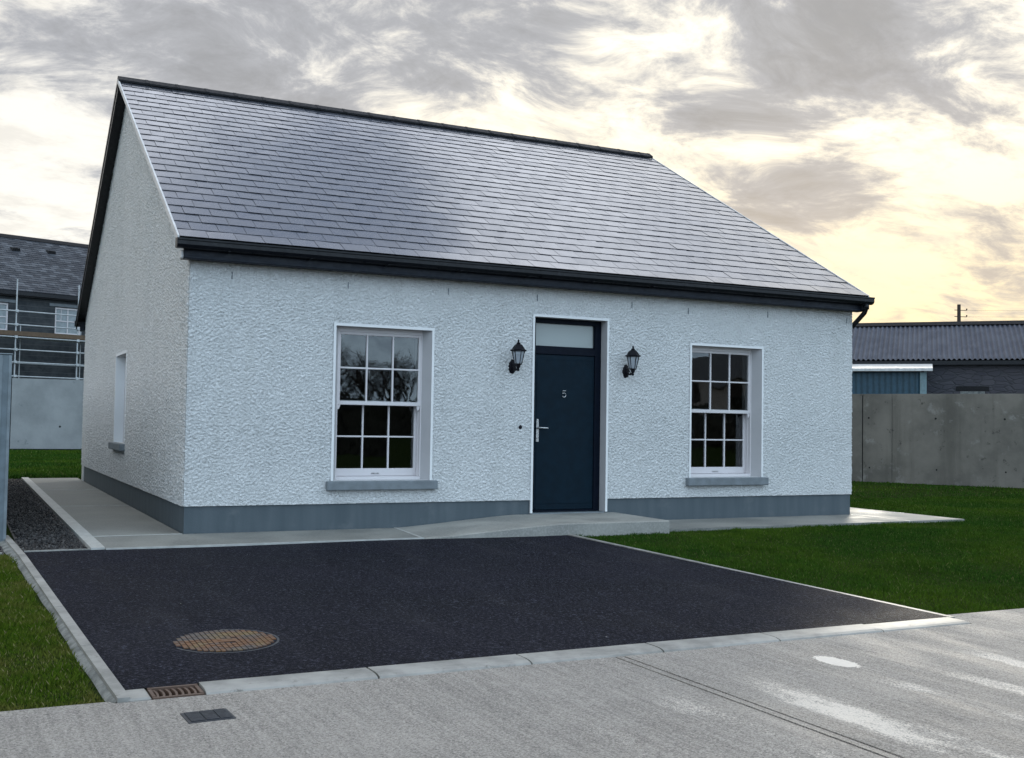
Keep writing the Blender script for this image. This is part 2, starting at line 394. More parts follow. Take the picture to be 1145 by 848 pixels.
slab(rd, [(-60, -6.404), (-1.44, -6.404), (-1.46, -6.36), (-60, -6.45+.09)], RZ, .1)
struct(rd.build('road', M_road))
js = MB(); js.box(1.418, 1.436, -14.5, -6.42, RZ-.09, RZ-.016); js.box(1.480, 1.498, -14.5, -6.42, RZ-.09, RZ-.016)
struct(js.build('road_joint', M_seal))
dz = lambda x, y: -.140 + (y+1.15)*(.148/5.03)
dm = MB(); nx, ny = 30, 26
for j in range(ny+1):
    for i in range(nx+1):
        y = -6.18+5.03*j/ny; x = xl(y)+(xr(y)-xl(y))*i/nx; dm.v.append((x, y, dz(x, y)+.004*math.sin(x*2.1+1)*math.sin(y*1.7)))
for j in range(ny):
    for i in range(nx): a = j*(nx+1)+i; dm.f.append((a, a+1, a+nx+2, a+nx+1))
struct(dm.build('driveway', M_asphalt))
PZ = -.130
pm = MB()
G = .006
for x0, x1 in ((-.90, 2.27),): slab(pm, [(x0, -1.145), (x1, -1.145), (x1+.12, -.0), (-.0+0, 0), (x0, 0)], PZ, .12)
for y0, y1 in ((.02, 4.2), (4.22, 7.95), (7.97, 11.85)): slab(pm, [(-.90, y0), (-.0, y0), (-.0, y1), (-.90, y1)], PZ, .12)
slab(pm, [(5.40, -1.10), (9.38, -1.10), (9.38, 0), (5.40, 0)], PZ, .12)
slab(pm, [(9.40, -1.10), (10.43, -1.10), (10.43, 0), (9.40, 0)], PZ, .12)
slab(pm, [(9.40, .02), (10.43, .02), (10.43, 12), (9.40, 12)], PZ, .12)
struct(pm.build('path', M_path))
pe = MB(); slab(pe, [(-1.03, -1.145), (-.905, -1.145), (-.905, 11.95), (-1.03, 11.95)], PZ+.012, .14)
for y in (0.0, 4.2, 7.95): slab(pe, [(-.90, y), (0, y), (0, y+.02), (-.90, y+.02)], PZ+.004, .10)  # path joints: wet glint put into the pale colour
slab(pe, [(9.38, -1.10), (9.40, -1.10), (9.40, -.001), (9.38, -.001)], PZ+.003, .10)  # corner joint, its wet reflection also in the pale colour
slab(pe, [(9.40, 0), (10.43, 0), (10.43, .02), (9.40, .02)], PZ+.003, .10)
slab(pe, [(2.27, -1.145), (2.30, -1.145), (2.42, 0), (2.39, 0)], PZ+.004, .10)
slab(pe, [(-.9, -1.175), (2.30, -1.175), (2.30, -1.147), (-.9, -1.147)], PZ+.006, .12)
struct(pe.build('path_edging', M_paleconc))
# ramp and landing at the front door
rp = MB(); LZ = -.012
def rz(x):
    if x < 2.30: return PZ+.002
    if x > 3.95: return LZ
    t = (x-2.30)/1.65; return PZ+.002+(LZ-PZ-.002)*(t*t*(3-2*t)*.35+t*.65)
xs_ = [2.305+.1*i for i in range(17)] + [4.0, 4.6, 5.375]
top = []
for x in xs_:
    f = min(1, (x-2.30)/1.6); yf = -1.175-.075*f
    y_b = 0.0; xo = .12*(1-f)
    top.append([(x+xo, y_b, rz(x)), (x, yf+.02, rz(x)), (x, yf, rz(x)-.012), (x, yf-.004, -.30)])
n4 = 4
for r_ in top: rp.v += r_
for i in range(len(top)-1):
    for k in range(3): a = i*4+k; rp.f.append((a, a+1, a+5, a+4))
e = len(top)-1; rp.v += [(5.375, 0, -.3)]; rp.f.append((e*4, e*4+1, e*4+2, e*4+3, len(rp.v)-1)); rp.fix = True
struct(rp.build('ramp', M_ramp))
# kerbs
def bull(m_, x0, x1, yb, yf, z, up=.022, axis='x'):
    pr = [(yb, z-.12), (yb, z+up), (yf+.09, z+up), (yf+.045, z+up*.85), (yf+.012, z+up*.45), (yf, z-.004), (yf, z-.12)]
    m_.prism(pr, 0, x0, x1)
joints = [-1.0, -.07, .87, 1.79, 2.71, 3.62, 4.47]
kerb0 = None
kg = 'dropped kerb stones along the drive entrance'
klab = ['pale dropped kerb stone beside the rusty gully grate', 'dropped kerb stone second along from the gully grate', 'dropped kerb stone just left of the grooved road joint', 'dropped kerb stone just right of the grooved road joint',
        'dropped kerb stone before the last full one, towards the lawn', 'last kerb stone of the drive entrance, against the lawn corner']
for i in range(len(joints)-1):
    k = MB(); bull(k, joints[i]+.006, joints[i+1]-.006, -6.19, -6.40, RZ-.002+.001*(i % 2), .020 if i < 5 else .014)
    o = k.build('kerb_stone', M_kerb); tag(o, klab[i], 'kerb', kg)
k = MB(); k.bbox(-1.372, -1.262, -6.40, -6.19, RZ-.12, RZ+.012, .01); tag(k.build('kerb_stone', M_kerb), 'rough kerb stone at the corner between grass verge and gully grate', 'kerb', kg)
k = MB(); kb = MB()                                # left edging along the drive
for i in range(6):
    y0 = -6.39+i*1.24; y1 = min(y0+1.232, .3)
    z0, z1 = float(gz(max(y0, -6.2)))+.045, float(gz(y1))+.045
    pts = [(xl(y0)-.062, y0), (xl(y0)-.002, y0), (xl(y1)-.002, y1), (xl(y1)-.062, y1)]
    slab(k, pts, lambda x, y, a=y0, b=y1, c=z0, d=z1: c+(d-c)*(y-a)/(b-a), .25)
t = tag(k.build('edging_kerb', M_kerb), 'narrow pale kerb edging between drive and left grass strip', 'edging')
hz = []; n = 60
for i in range(n+1):
    y = -6.38+i*6.6/n; g = float(gz(max(y, -6.2))); w = .050+.012*math.sin(y*2.1)+.006*math.sin(y*7+1) + (.06 if y > -1.6 else 0)
    x_ = xl(y)-.063; hz.append([(x_, y, g+.028), (x_-w*.5, y, g+.012), (x_-w, y, g-.03)])
hm = MB()
for r_ in hz: hm.v += r_
for i in range(n):
    for q in range(2): a = i*3+q; hm.f.append((a, a+3, a+4, a+1))
hm.fix = True; o = hm.build('haunching', M_haunch, t, smooth=True)
k = MB(); slab(k, [(xr(-6.185)+.003, -6.185), (xr(-6.185)+.050, -6.185), (xr(-1.26)+.050, -1.26), (xr(-1.26)+.003, -1.26)], lambda x, y: float(gz(max(y, -6.2)))+.034, .2)
tag(k.build('edging_kerb', M_kerb), 'thin pale edging between the drive and the right lawn', 'edging')
k = MB(); slab(k, [(-1.60, -1.145), (-1.035, -1.145), (-1.035, -1.115), (-1.60, -1.115)], -.126, .15)
tag(k.build('edging_kerb', M_kerb), 'short pale edging between the drive and the dark gravel strip', 'edging')
k = MB(); slab(k, [(-6, -1.145), (-1.78, -1.145), (-1.78, -1.10), (-6, -1.10)], -.135, .15)
tag(k.build('edging_kerb', M_kerb), 'pale edging behind the left grass strip at the picture edge', 'edging')

# gravel strips: individual stones in one stuff object
def stones(name, x0, x1, y0, y1, z, n, rmin, rmax, label):
    base = MB(); slab(base, [(x0, y0), (x1, y0), (x1, y1), (x0, y1)], z, .05); base.fix = False
    vs = [np.array(base.v)]; fs = list(base.f); off = len(base.v)
    oc = np.array([(1,0,0),(0,1,0),(-1,0,0),(0,-1,0),(0,0,1),(0,0,-1)], float); of = [(0,1,4),(1,2,4),(2,3,4),(3,0,4),(1,0,5),(2,1,5),(3,2,5),(0,3,5)]
    for i in range(n):
        r = rng.uniform(rmin, rmax); A = np.linalg.qr(rng.normal(size=(3, 3)))[0]
        p = oc*np.array([r, r*rng.uniform(.6, 1), r*rng.uniform(.4, .8)])@A + [rng.uniform(x0+r, x1-r), rng.uniform(y0+r, y1-r), z+r*rng.uniform(0, .6)]
        vs.append(p); fs += [tuple(a+off for a in f) for f in of]; off += 6
    me = bpy.data.meshes.new(name); me.from_pydata(np.concatenate(vs).tolist(), [], fs); me.materials.append(M_gravel)
    o = bpy.data.objects.new(name, me); COL.objects.link(o); o['kind'] = 'stuff'; tag(o, label, 'gravel')
stones('gravel', -1.63, -1.035, -1.112, 11.8, -.150, 9000, .010, .024, 'strip of dark gravel beside the concrete side path')
stones('gravel', -4.5, -1.76, -1.095, 1.5, -.16, 4000, .010, .024, 'dark gravel behind the left grass strip, past the fence post')

# grass
def blades(name, regions, material, label):
    V, F = [], []; off = 0
    for (inside, x0, x1, y0, y1, n, h0, h1, w) in regions:
        x = rng.uniform(x0, x1, n); y = rng.uniform(y0, y1, n); k = inside(x, y); x, y = x[k], y[k]; n = len(x)
        clump = .85+.30*np.sin(x*3.1+np.sin(y*2.3)*2)*np.sin(y*2.7+1.3*np.sin(x*1.9))+.35*np.maximum(0, np.sin(x*11.3+2*np.sin(y*7.1))*np.sin(y*9.7+1.7*np.sin(x*6.3)))**2
        h = rng.uniform(h0, h1, n)*clump; a = rng.uniform(0, 2*np.pi, n); ww = w*rng.uniform(.6, 1.3, n)
        lean = rng.uniform(.1, .9, n)*h; la = rng.uniform(0, 2*np.pi, n); z = gz(y)-.004
        P = np.zeros((n, 4, 3))
        P[:, 0] = np.c_[x-np.cos(a)*ww, y-np.sin(a)*ww, z]; P[:, 1] = np.c_[x+np.cos(a)*ww, y+np.sin(a)*ww, z]
        P[:, 2] = np.c_[x+np.cos(a)*ww*.7+np.cos(la)*lean*.4, y+np.sin(a)*ww*.7+np.sin(la)*lean*.4, z+h*.6]
        P[:, 3] = np.c_[x+np.cos(la)*lean, y+np.sin(la)*lean, z+h]
        V.append(P.reshape(-1, 3)); b = off+np.arange(n)*4
        F.append(np.c_[b, b+1, b+2]); F.append(np.c_[b, b+2, b+3]); off += 4*n
    V = np.concatenate(V); F = np.concatenate(F)
    me = bpy.data.meshes.new(name); me.vertices.add(len(V)); me.vertices.foreach_set('co', V.ravel())
    me.loops.add(F.size); me.loops.foreach_set('vertex_index', F.ravel().astype(np.int32))
    me.polygons.add(len(F)); me.polygons.foreach_set('loop_start', np.arange(0, F.size, 3, dtype=np.int32)); me.polygons.foreach_set('loop_total', np.full(len(F), 3, np.int32))
    me.update(calc_edges=True); me.materials.append(material)
    o = bpy.data.objects.new(name, me); COL.objects.link(o); o['kind'] = 'stuff'; tag(o, label, 'grass')
def side_of_wall(x, y):                       # inside the boundary wall on the right
    return (x-17.36)*3.28 + (y-8.3)*1.91 < -.25
def r_near(x, y): return (x > 4.535) & (y > -6.05) & (y < -1.12) | ((x > 10.45) & (y > -6.05))
def r_far(x, y): return (x > 10.45) & side_of_wall(x, y)
blades('grass', [
    (lambda x, y: (x > xr(y)+.056+.012*np.sin(y*9)) & (y < -1.258+.15*(x > 5.4)), 4.03, 11, -6.05, -1.105, 190000, .015, .042, .0030),
    (lambda x, y: r_far(x, y), 10.45, 17, -6.06, 3, 120000, .02, .045, .0045),
    (lambda x, y: r_far(x, y), 11, 26, -6.06, 14, 90000, .02, .05, .008)], M_blade, 'mown dark green lawn right of the cottage and drive')
blades('grass', [(lambda x, y: (y > 11.98) | (x < -4.6), -5, 5, 12.0, 32.4, 110000, .03, .08, .012)], M_blade, 'bright green grass behind the cottage at the pale boundary wall')
blades('grass', [(lambda x, y: x < xl(y)-.11-.015*np.sin(y*5), -3.6, -1.44, -6.40, -1.15, 130000, .015, .042, .0028),
    (lambda x, y: x < -3.6, -8, -3.6, -6.40, -1.15, 30000, .02, .06, .005)], M_blade_dry, 'yellowish rough grass strip left of the drive')

# ------------------------------------------------------------------ ironwork in the ground
dzv = lambda y: float(dz(0, y))
mh = empty('manhole_cover', (-.66, -5.25, dzv(-5.25)))
tag(mh, 'round rusty iron manhole cover set in the tarmac drive', 'manhole cover')
tilt = math.atan(.148/5.03)
fr = MB(); n = 48
prof = [(.328, -.03), (.328, .001), (.314, .001), (.314, -.03)]
vs = [(r*math.cos(2*math.pi*k/n), r*math.sin(2*math.pi*k/n), h) for r, h in prof for k in range(n)]
fr.add(vs, [(i*n+k, i*n+(k+1) % n, ((i+1) % 4)*n+(k+1) % n, ((i+1) % 4)*n+k) for i in range(4) for k in range(n)]); fr.fix = True
o = fr.build('rim', M_darkplastic, mh); o.rotation_euler[0] = tilt
pl = MB(); pl.lathe([(.298, -.03), (.298, -.004), (.0001, -.004)], n=48)
for i in range(-9, 10):                       # raised tread bars in short runs
    x = i*.032
    L = math.sqrt(max(0, .296**2-x*x)); y = -L+.004*(i % 3)
    while y < L-.012:
        l = min(.058+.018*((i*7+int(y*100)) % 3), L-y)
        if not (abs(x) < .07 and abs(y+l/2) < .045): pl.box(x-.0125, x+.0125, y, y+l-.010, -.004, .006)
        y += l
pl.box(-.075, .075, -.04, .04, -.004, .004)
g_ = MB(); g_.lathe([(.3135, -.031), (.3135, -.022), (.0001, -.022)], n=48); g_.build('seat', M_dark, mh).rotation_euler[0] = tilt
o = pl.build('lid', M_rust, mh); o.rotation_euler[0] = tilt
gy = empty('gully_grate', (-1.13, -6.295, RZ))
tag(gy, 'rusty slotted gully grate between the kerb stones', 'drain grate')
g_ = MB(); g_.box(-.126, .126, -.100, -.080, -.04, .006); g_.box(-.126, .126, .080, .100, -.04, .012); g_.box(-.126, -.108, -.08, .08, -.04, .009); g_.box(.108, .126, -.08, .08, -.04, .009)
g_.build('rim', M_grateiron, gy)
b_ = MB()
for i in range(7):
    x = -.093+i*.031; prev = None
    for j in range(6):
        y0 = -.08+.16*j/6; y1 = -.08+.16*(j+1)/6; cx = lambda y: x+.012*math.cos(y/.08*1.3)-.010
        b_.add([(cx(y0)-.006, y0, .004), (cx(y0)+.006, y0, .004), (cx(y1)+.006, y1, .004), (cx(y1)-.006, y1, .004), (cx(y0)-.006, y0, -.03), (cx(y0)+.006, y0, -.03), (cx(y1)+.006, y1, -.03), (cx(y1)-.006, y1, -.03)],
               [(0,1,2,3), (4,7,6,5), (0,4,5,1), (1,5,6,2), (2,6,7,3), (3,7,4,0)])
b_.build('grate_bars', M_grateiron, gy)
w_ = MB(); w_.box(-.108, .108, -.08, .08, -.09, -.045); w_.build('sump', M_dark, gy)
cv = empty('access_cover', (-1.07, -6.82, RZ), math.radians(2)); tag(cv, 'small dark ribbed rectangular cover in the concrete road', 'access cover')
c_ = MB(); c_.bbox(-.110, .110, -.095, .095, -.02, .004, .002); c_.build('rim', M_darkplastic, cv)
c_ = MB()
for i in range(9):
    y = -.076+i*.019
    for (a, b) in ((-.095, -.03), (-.025, .035), (.04, .095)): c_.box(a, b, y-.006, y+.006, .0045, .0085)
c_.build('lid', M_darkplastic, cv)

# ------------------------------------------------------------------ the cottage
W, D = 9.39, 11.01; ZP, ZW = .162, 2.83
cot = empty('cottage', (0, 0, -.13)); cot.location = (0, 0, 0)
tag(cot, 'white roughcast single-storey cottage with slate gable roof and navy front door', 'house')
DO = (4.18, 5.25, 0.0, 2.45); WA = (1.63, 2.83, .42, 2.20); WB = (6.55, 7.75, .42, 2.20)
TH = .34
def wall_boxes(m_, x0, x1, z0, z1, ops, y0, y1):          # wall as one mesh with openings, no shared planes inside
    xs = sorted({x0, x1, *[o[0] for o in ops], *[o[1] for o in ops]}); zs = sorted({z0, z1, *[min(max(o[2], z0), z1) for o in ops], *[min(o[3], z1) for o in ops]})
    inside = lambda x, z: any(o[0] < x < o[1] and o[2] < z < o[3] for o in ops)
    solid = [[not inside((xs[i]+xs[i+1])/2, (zs[k]+zs[k+1])/2) for k in range(len(zs)-1)] for i in range(len(xs)-1)]
    def q(*p): m_.add(p, [tuple(range(len(p)))])
    for i in range(len(xs)-1):
        for k in range(len(zs)-1):
            if not solid[i][k]: continue
            a, b, c, d = xs[i], xs[i+1], zs[k], zs[k+1]
            q((a,y0,c),(b,y0,c),(b,y0,d),(a,y0,d)); q((b,y1,c),(a,y1,c),(a,y1,d),(b,y1,d))
            if i == 0 or not solid[i-1][k]: q((a,y1,c),(a,y0,c),(a,y0,d),(a,y1,d))
            if i == len(xs)-2 or not solid[i+1][k]: q((b,y0,c),(b,y1,c),(b,y1,d),(b,y0,d))
            if k == 0 or not solid[i][k-1]: q((a,y1,c),(b,y1,c),(b,y0,c),(a,y0,c))
            if k == len(zs)-2 or not solid[i][k+1]: q((a,y0,d),(b,y0,d),(b,y1,d),(a,y1,d))
w = MB(); wall_boxes(w, 0, W, ZP, ZW+.12, [DO, WA, WB], 0, TH); w.build('wall', M_wall, cot)
w = MB(); wall_boxes(w, .012, W-.012, -.28, ZP, [DO], .012, TH-.002); w.build('plinth', M_plinth, cot)
# gable walls: quad grid with an opening, sloping top
GW = (4.80, 6.00, .72, 2.06)
SL = (6.25-3.02)/5.72
def ztop(y): y = y if y < D/2 else D-y; return 3.02+(y+.22)*SL-.10
def gable(x_out, x_in, op):
    m_ = MB(); ysg = sorted({TH+.001, D-TH-.001, D/2, *( [op[0], op[1]] if op else [])})
    for i in range(len(ysg)-1):
        a, b = ysg[i], ysg[i+1]
        segs = [(ZP, None)]
        if op and op[0] <= (a+b)/2 <= op[1]: segs = [(ZP, op[2]), (op[3], None)]
        for lo, hi in segs:
            za, zb = (ztop(a), ztop(b)) if hi is None else (hi, hi)
            m_.add([(x_out,a,lo),(x_out,b,lo),(x_out,b,zb),(x_out,a,za),(x_in,a,lo),(x_in,b,lo),(x_in,b,zb),(x_in,a,za)],
                   [(0,3,2,1),(4,5,6,7),(0,1,5,4),(3,7,6,2),(0,4,7,3),(1,2,6,5)])
    m_.fix = False
    return m_
# outer leaf of the gables, running past the front wall's return
def gable_full(x_out, x_in, op):
    m_ = MB(); ysg = sorted({0.0, D, D/2, *([op[0], op[1]] if op else [])})
    def q(*p): m_.add(p, [tuple(range(len(p)))])
    for i in range(len(ysg)-1):
        a, b = ysg[i], ysg[i+1]; mid = (a+b)/2
        seg = [(ZP, None)] if not (op and op[0] < mid < op[1]) else [(ZP, op[2]), (op[3], None)]
        for lo, hi in seg:
            za, zb = (ztop(a), ztop(b)) if hi is None else (hi, hi)
            q((x_out,a,lo),(x_out,a,za),(x_out,b,zb),(x_out,b,lo)); q((x_in,a,lo),(x_in,b,lo),(x_in,b,zb),(x_in,a,za))
    if op:
        q((x_out,op[0],op[2]),(x_in,op[0],op[2]),(x_in,op[0],op[3]),(x_out,op[0],op[3])); q((x_out,op[1],op[2]),(x_out,op[1],op[3]),(x_in,op[1],op[3]),(x_in,op[1],op[2]))
        q((x_out,op[0],op[2]),(x_out,op[1],op[2]),(x_in,op[1],op[2]),(x_in,op[0],op[2])); q((x_out,op[0],op[3]),(x_in,op[0],op[3]),(x_in,op[1],op[3]),(x_out,op[1],op[3]))
    return m_
gable_full(-.0015, TH, GW).build('wall', M_wall, cot)
# thrown roughcast coat of the left gable, modelled in relief
def relief(n0, n1, step, seed, kc=19):
    g_ = np.random.default_rng(seed).normal(size=(n0, n1)); F = np.fft.fft2(g_)
    ky = np.fft.fftfreq(n0, step)[:, None]; kz = np.fft.fftfreq(n1, step)[None, :]; k = np.sqrt((ky*1.0)**2+(kz*.8)**2)
    h = np.real(np.fft.ifft2(F*np.exp(-((k-kc)/(kc*.5))**2))); h /= h.std(); return np.clip(h*.5+.5, 0, 1.6)
st_ = .014; HF = relief(820, 460, st_, 5)
def hcoat(y, z):
    a = y/st_; b = z/st_; i = np.floor(a).astype(int); j = np.floor(b).astype(int); fa = a-i; fb = b-j
    g4 = lambda p, q: HF[p % 820, q % 460]
    return (g4(i, j)*(1-fa)+g4(i+1, j)*fa)*(1-fb)+(g4(i, j+1)*(1-fa)+g4(i+1, j+1)*fa)*fb
gv, gf, go = [], [], 0
for (ya, yb_, lo, hi) in ((0, GW[0]-.03, ZP, None), (GW[1]+.03, D, ZP, None), (GW[0]-.03, GW[1]+.03, ZP, GW[2]-.105), (GW[0]-.03, GW[1]+.03, GW[3]+.03, None)):
    parts_ = [(ya, yb_)] if not (hi is None and ya < D/2 < yb_) else [(ya, D/2), (D/2, yb_)]
    for (a, b) in parts_:
        na = max(2, int((b-a)/st_)); yy = np.linspace(a, b, na)
        za = np.array([(ztop(t)+.02 if hi is None else hi) for t in yy]); nb = max(2, int((za.max()-lo)/st_)); tt = np.linspace(0, 1, nb)
        Y2 = np.repeat(yy[:, None], nb, 1); Z2 = lo+(za[:, None]-lo)*tt[None, :]
        X2 = -.003-.0135*hcoat(Y2, Z2)*np.clip(Y2/.01, 0, 1)
        gv.append(np.stack([X2, Y2, Z2], -1).reshape(-1, 3)); ii, jj = np.meshgrid(np.arange(na-1), np.arange(nb-1), indexing='ij'); q0 = (ii*nb+jj+go).ravel()
        gf.append(np.stack([q0, q0+1, q0+nb+1, q0+nb], -1)); go += na*nb
me = bpy.data.meshes.new('roughcast'); me.from_pydata(np.concatenate(gv).tolist(), [], np.concatenate(gf).tolist()); me.materials.append(M_wall); me.polygons.foreach_set('use_smooth', [True]*len(me.polygons))
o = bpy.data.objects.new('roughcast', me); COL.objects.link(o); o.parent = cot
# the same coat on the front wall
FS = .0105
HF2 = relief(1024, 320, FS, 9, 23)
def fcoat(x, z):
    a = x/FS; b = z/FS; i = np.floor(a).astype(int); j = np.floor(b).astype(int); fa = a-i; fb = b-j
    g4 = lambda p, q: HF2[p % 1024, q % 320]
    return (g4(i, j)*(1-fa)+g4(i+1, j)*fa)*(1-fb)+(g4(i, j+1)*(1-fa)+g4(i+1, j+1)*fa)*fb
gv, gf, go = [], [], 0; e_ = .014; TOPZ = ZW-.012
cols_ = [(0, WA[0]-e_, [(ZP, TOPZ)]), (WA[0]-e_, WA[1]+e_, [(ZP, WA[2]-.10), (WA[3]+e_, TOPZ)]), (WA[1]+e_, DO[0]-e_, [(ZP, TOPZ)]), (DO[0]-e_, DO[1]+e_, [(DO[3]+e_, TOPZ)]),
         (DO[1]+e_, WB[0]-e_, [(ZP, TOPZ)]), (WB[0]-e_, WB[1]+e_, [(ZP, WB[2]-.10), (WB[3]+e_, TOPZ)]), (WB[1]+e_, W, [(ZP, TOPZ)])]
for a, b, zs_ in cols_:
    for lo, hi in zs_:
        xx = np.linspace(a, b, max(2, int((b-a)/FS))); zz = np.linspace(lo, hi, max(2, int((hi-lo)/FS))); na, nb = len(xx), len(zz)
        X2, Z2 = np.meshgrid(xx, zz, indexing='ij'); Y2 = -.002-.0135*fcoat(X2, Z2)
        gv.append(np.stack([X2, Y2, Z2], -1).reshape(-1, 3)); ii, jj = np.meshgrid(np.arange(na-1), np.arange(nb-1), indexing='ij'); q0 = (ii*nb+jj+go).ravel()
        gf.append(np.stack([q0, q0+nb, q0+nb+1, q0+1], -1)); go += na*nb
me = bpy.data.meshes.new('roughcast'); me.from_pydata(np.concatenate(gv).tolist(), [], np.concatenate(gf).tolist()); me.materials.append(M_wall); me.polygons.foreach_set('use_smooth', [True]*len(me.polygons))
o = bpy.data.objects.new('roughcast', me); COL.objects.link(o); o.parent = cot
gable_full(W+.0015, W-TH, None).build('wall', M_wall, cot)
w = MB(); wall_boxes(w, .0, W, -.28, ZW+.12, [(3.8, 5.65, 0, 2.4)], D-TH, D); w.build('wall', M_wall, cot)  # unseen rear opening, added so the back sky brightens the hall
for a_, b_ in ((.012, TH-.01), (W-TH+.01, W-.012)):
    w = MB(); w.box(a_, b_, TH, D-TH, -.28, ZP-.001); w.build('plinth', M_plinth, cot)
# inside: floor, ceiling, hall partitions
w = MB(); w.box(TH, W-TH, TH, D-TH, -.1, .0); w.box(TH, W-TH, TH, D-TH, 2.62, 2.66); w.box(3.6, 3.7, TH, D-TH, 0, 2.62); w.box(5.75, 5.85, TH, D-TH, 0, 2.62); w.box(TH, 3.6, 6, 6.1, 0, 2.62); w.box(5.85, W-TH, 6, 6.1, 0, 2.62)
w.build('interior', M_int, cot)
w = MB(); w.box(3.701, 3.72, TH, D-TH, .001, 2.61); w.box(5.73, 5.749, TH, D-TH, .001, 2.61); w.box(3.72, 5.73, TH, D-TH, 2.60, 2.615); w.box(3.72, 5.73, 5.0, 5.08, 2.30, 2.60)
w.build('hall', mat('hall_paint', rough=.8, fn=plain((.72, .73, .68), .04)), cot)

# plaster bands round the openings, reveals
def band(x0, x1, z0, z1, d, bw=.035, bottom=False):
    m_ = MB(); p = -.006
    m_.box(x0-bw, x0+.001, p, d, z0, z1); m_.box(x1-.001, x1+bw, p, d, z0, z1); m_.box(x0-bw, x1+bw, p, d, z1, z1+bw)
    if bottom: m_.box(x0-bw, x1+bw, p, d, z0-bw, z0)
    return m_
def lint(x0, x1, z0, z1, d): pass
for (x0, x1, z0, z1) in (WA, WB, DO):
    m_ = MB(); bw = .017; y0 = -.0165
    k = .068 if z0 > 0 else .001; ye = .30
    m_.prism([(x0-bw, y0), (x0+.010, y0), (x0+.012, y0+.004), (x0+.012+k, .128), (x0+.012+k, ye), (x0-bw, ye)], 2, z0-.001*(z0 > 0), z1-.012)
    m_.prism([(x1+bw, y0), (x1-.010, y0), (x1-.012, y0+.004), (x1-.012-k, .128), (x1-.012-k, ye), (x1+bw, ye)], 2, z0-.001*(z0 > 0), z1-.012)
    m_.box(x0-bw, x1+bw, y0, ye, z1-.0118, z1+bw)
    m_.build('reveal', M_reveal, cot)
    m_ = MB(); yf = y0-.003
    m_.box(x0-bw-.001, x0+.011, yf, y0-.0005, z0, z1-.013); m_.box(x1-.011, x1+bw+.001, yf, y0-.0005, z0, z1-.013); m_.box(x0-bw-.001, x1+bw+.001, yf, y0-.0005, z1-.0128, z1+bw+.001)
    m_.build('plaster_band', M_bead, cot)

def rail_frame(m_, x0, x1, z0, z1, y0, y1, l, r, b, t, bev=.004):
    m_.bbox(x0, x0+l, y0, y1, z0, z1, bev); m_.bbox(x1-r, x1, y0, y1, z0, z1, bev)
    m_.bbox(x0+l-.001, x1-r+.001, y0+.001, y1-.001, z0, z0+b, bev); m_.bbox(x0+l-.001, x1-r+.001, y0+.001, y1-.001, z1-t, z1, bev)
def sash(loc, rotz, w_, h, rec, sill_over=.07, cols=3, rows=2, ins=.075, back=.115):
    """sliding sash window; local x along the wall, y into it, origin at bottom left of the opening"""
    f = MB(); rail_frame(f, ins-.012, w_-ins+.012, .0, h-.030, rec, rec+.19, .026, .026, .040, .036)
    f.bbox(ins+.013, ins+.022, rec+.060, rec+.075, .040, h-.066, .001); f.bbox(w_-ins-.022, w_-ins-.013, rec+.060, rec+.075, .040, h-.066, .001)
    f.prism([(.0, h-.012), (.0, h-.031), (w_, h-.031), (w_, h-.012)], 1, rec+.004, rec+.15)
    win = f.build('window', M_upvc, cot, loc=loc, rotz=rotz)
    x0, x1 = ins+.012, w_-ins-.012; zm = h*.508
    g = MB()
    for nm, y0, a, b, lo, hi in (('upper_sash', rec+.010, zm-.035, h-.065, .045, .032), ('lower_sash', rec+back, .042, zm+.022, .088, .05)):
        s_ = MB(); y1 = y0+.046; st = .031
        rail_frame(s_, x0, x1, a, b, y0, y1, st, st, lo, hi)
        gx0, gx1, gz0, gz1 = x0+st, x1-st, a+lo, b-hi
        for i in range(1, cols): c = gx0+(gx1-gx0)*i/cols; s_.bbox(c-.0095, c+.0095, y0+.004, y1-.006, gz0-.002, gz1+.002, .003)
        for i in range(1, rows): c = gz0+(gz1-gz0)*i/rows; s_.bbox(gx0-.002, gx1+.002, y0+.0055, y1-.0075, c-.0095, c+.0095, .003)
        if nm == 'upper_sash':
            for xx in (x0+.002, x1-.040):
                s_.prism([(xx, a+.002), (xx+.038, a+.002), (xx+.032, a-.025), (xx+.02, a-.05), (xx+.008, a-.055), (xx+.002, a-.03)], 1, y0+.006, y1-.006)
        s_.build(nm, M_upvc, win)
        for i in range(cols):
            for j in range(rows):
                ax = gx0+(gx1-gx0)*i/cols; bx = gx0+(gx1-gx0)*(i+1)/cols; az = gz0+(gz1-gz0)*j/rows; bz = gz0+(gz1-gz0)*(j+1)/rows
                yy = y0+.024; tx, tz = random.uniform(-.0012, .0012), random.uniform(-.0012, .0012)
                g.add([(ax, yy-tx-tz, az), (bx, yy+tx-tz, az), (bx, yy+tx+tz, bz), (ax, yy-tx+tz, bz)], [(0, 1, 2, 3)])
    g.build('pane', M_glass, win, fix=False)
    s_ = MB(); s_.bbox(-sill_over, w_+sill_over, -.085, rec+.03, -.105, -.002, .008); s_.build('sill', M_sill, win)
    l_ = MB(); l_.bbox(w_/2-.05, w_/2+.05, rec+back-.012, rec+back+.004, .066, .078, .003); l_.build('sash_lift', M_metal, win)
    return win
sash((WA[0], 0, WA[2]), 0, 1.20, 1.78, .125)
sash((WB[0], 0, WB[2]), 0, 1.20, 1.78, .125)
sash((0, GW[1], GW[2]), -math.pi/2, GW[1]-GW[0], GW[3]-GW[2], .12, cols=2, ins=.03)
m_ = MB(); bw = .03
for (a, b) in ((GW[0]-bw, GW[0]+.012), (GW[1]-.012, GW[1]+bw)): m_.box(-.018, .12, a, b, GW[2], GW[3]-.012)
m_.box(-.018, .12, GW[0]-bw, GW[1]+bw, GW[3]-.012, GW[3]+bw); m_.build('plaster_band', M_bead, cot)

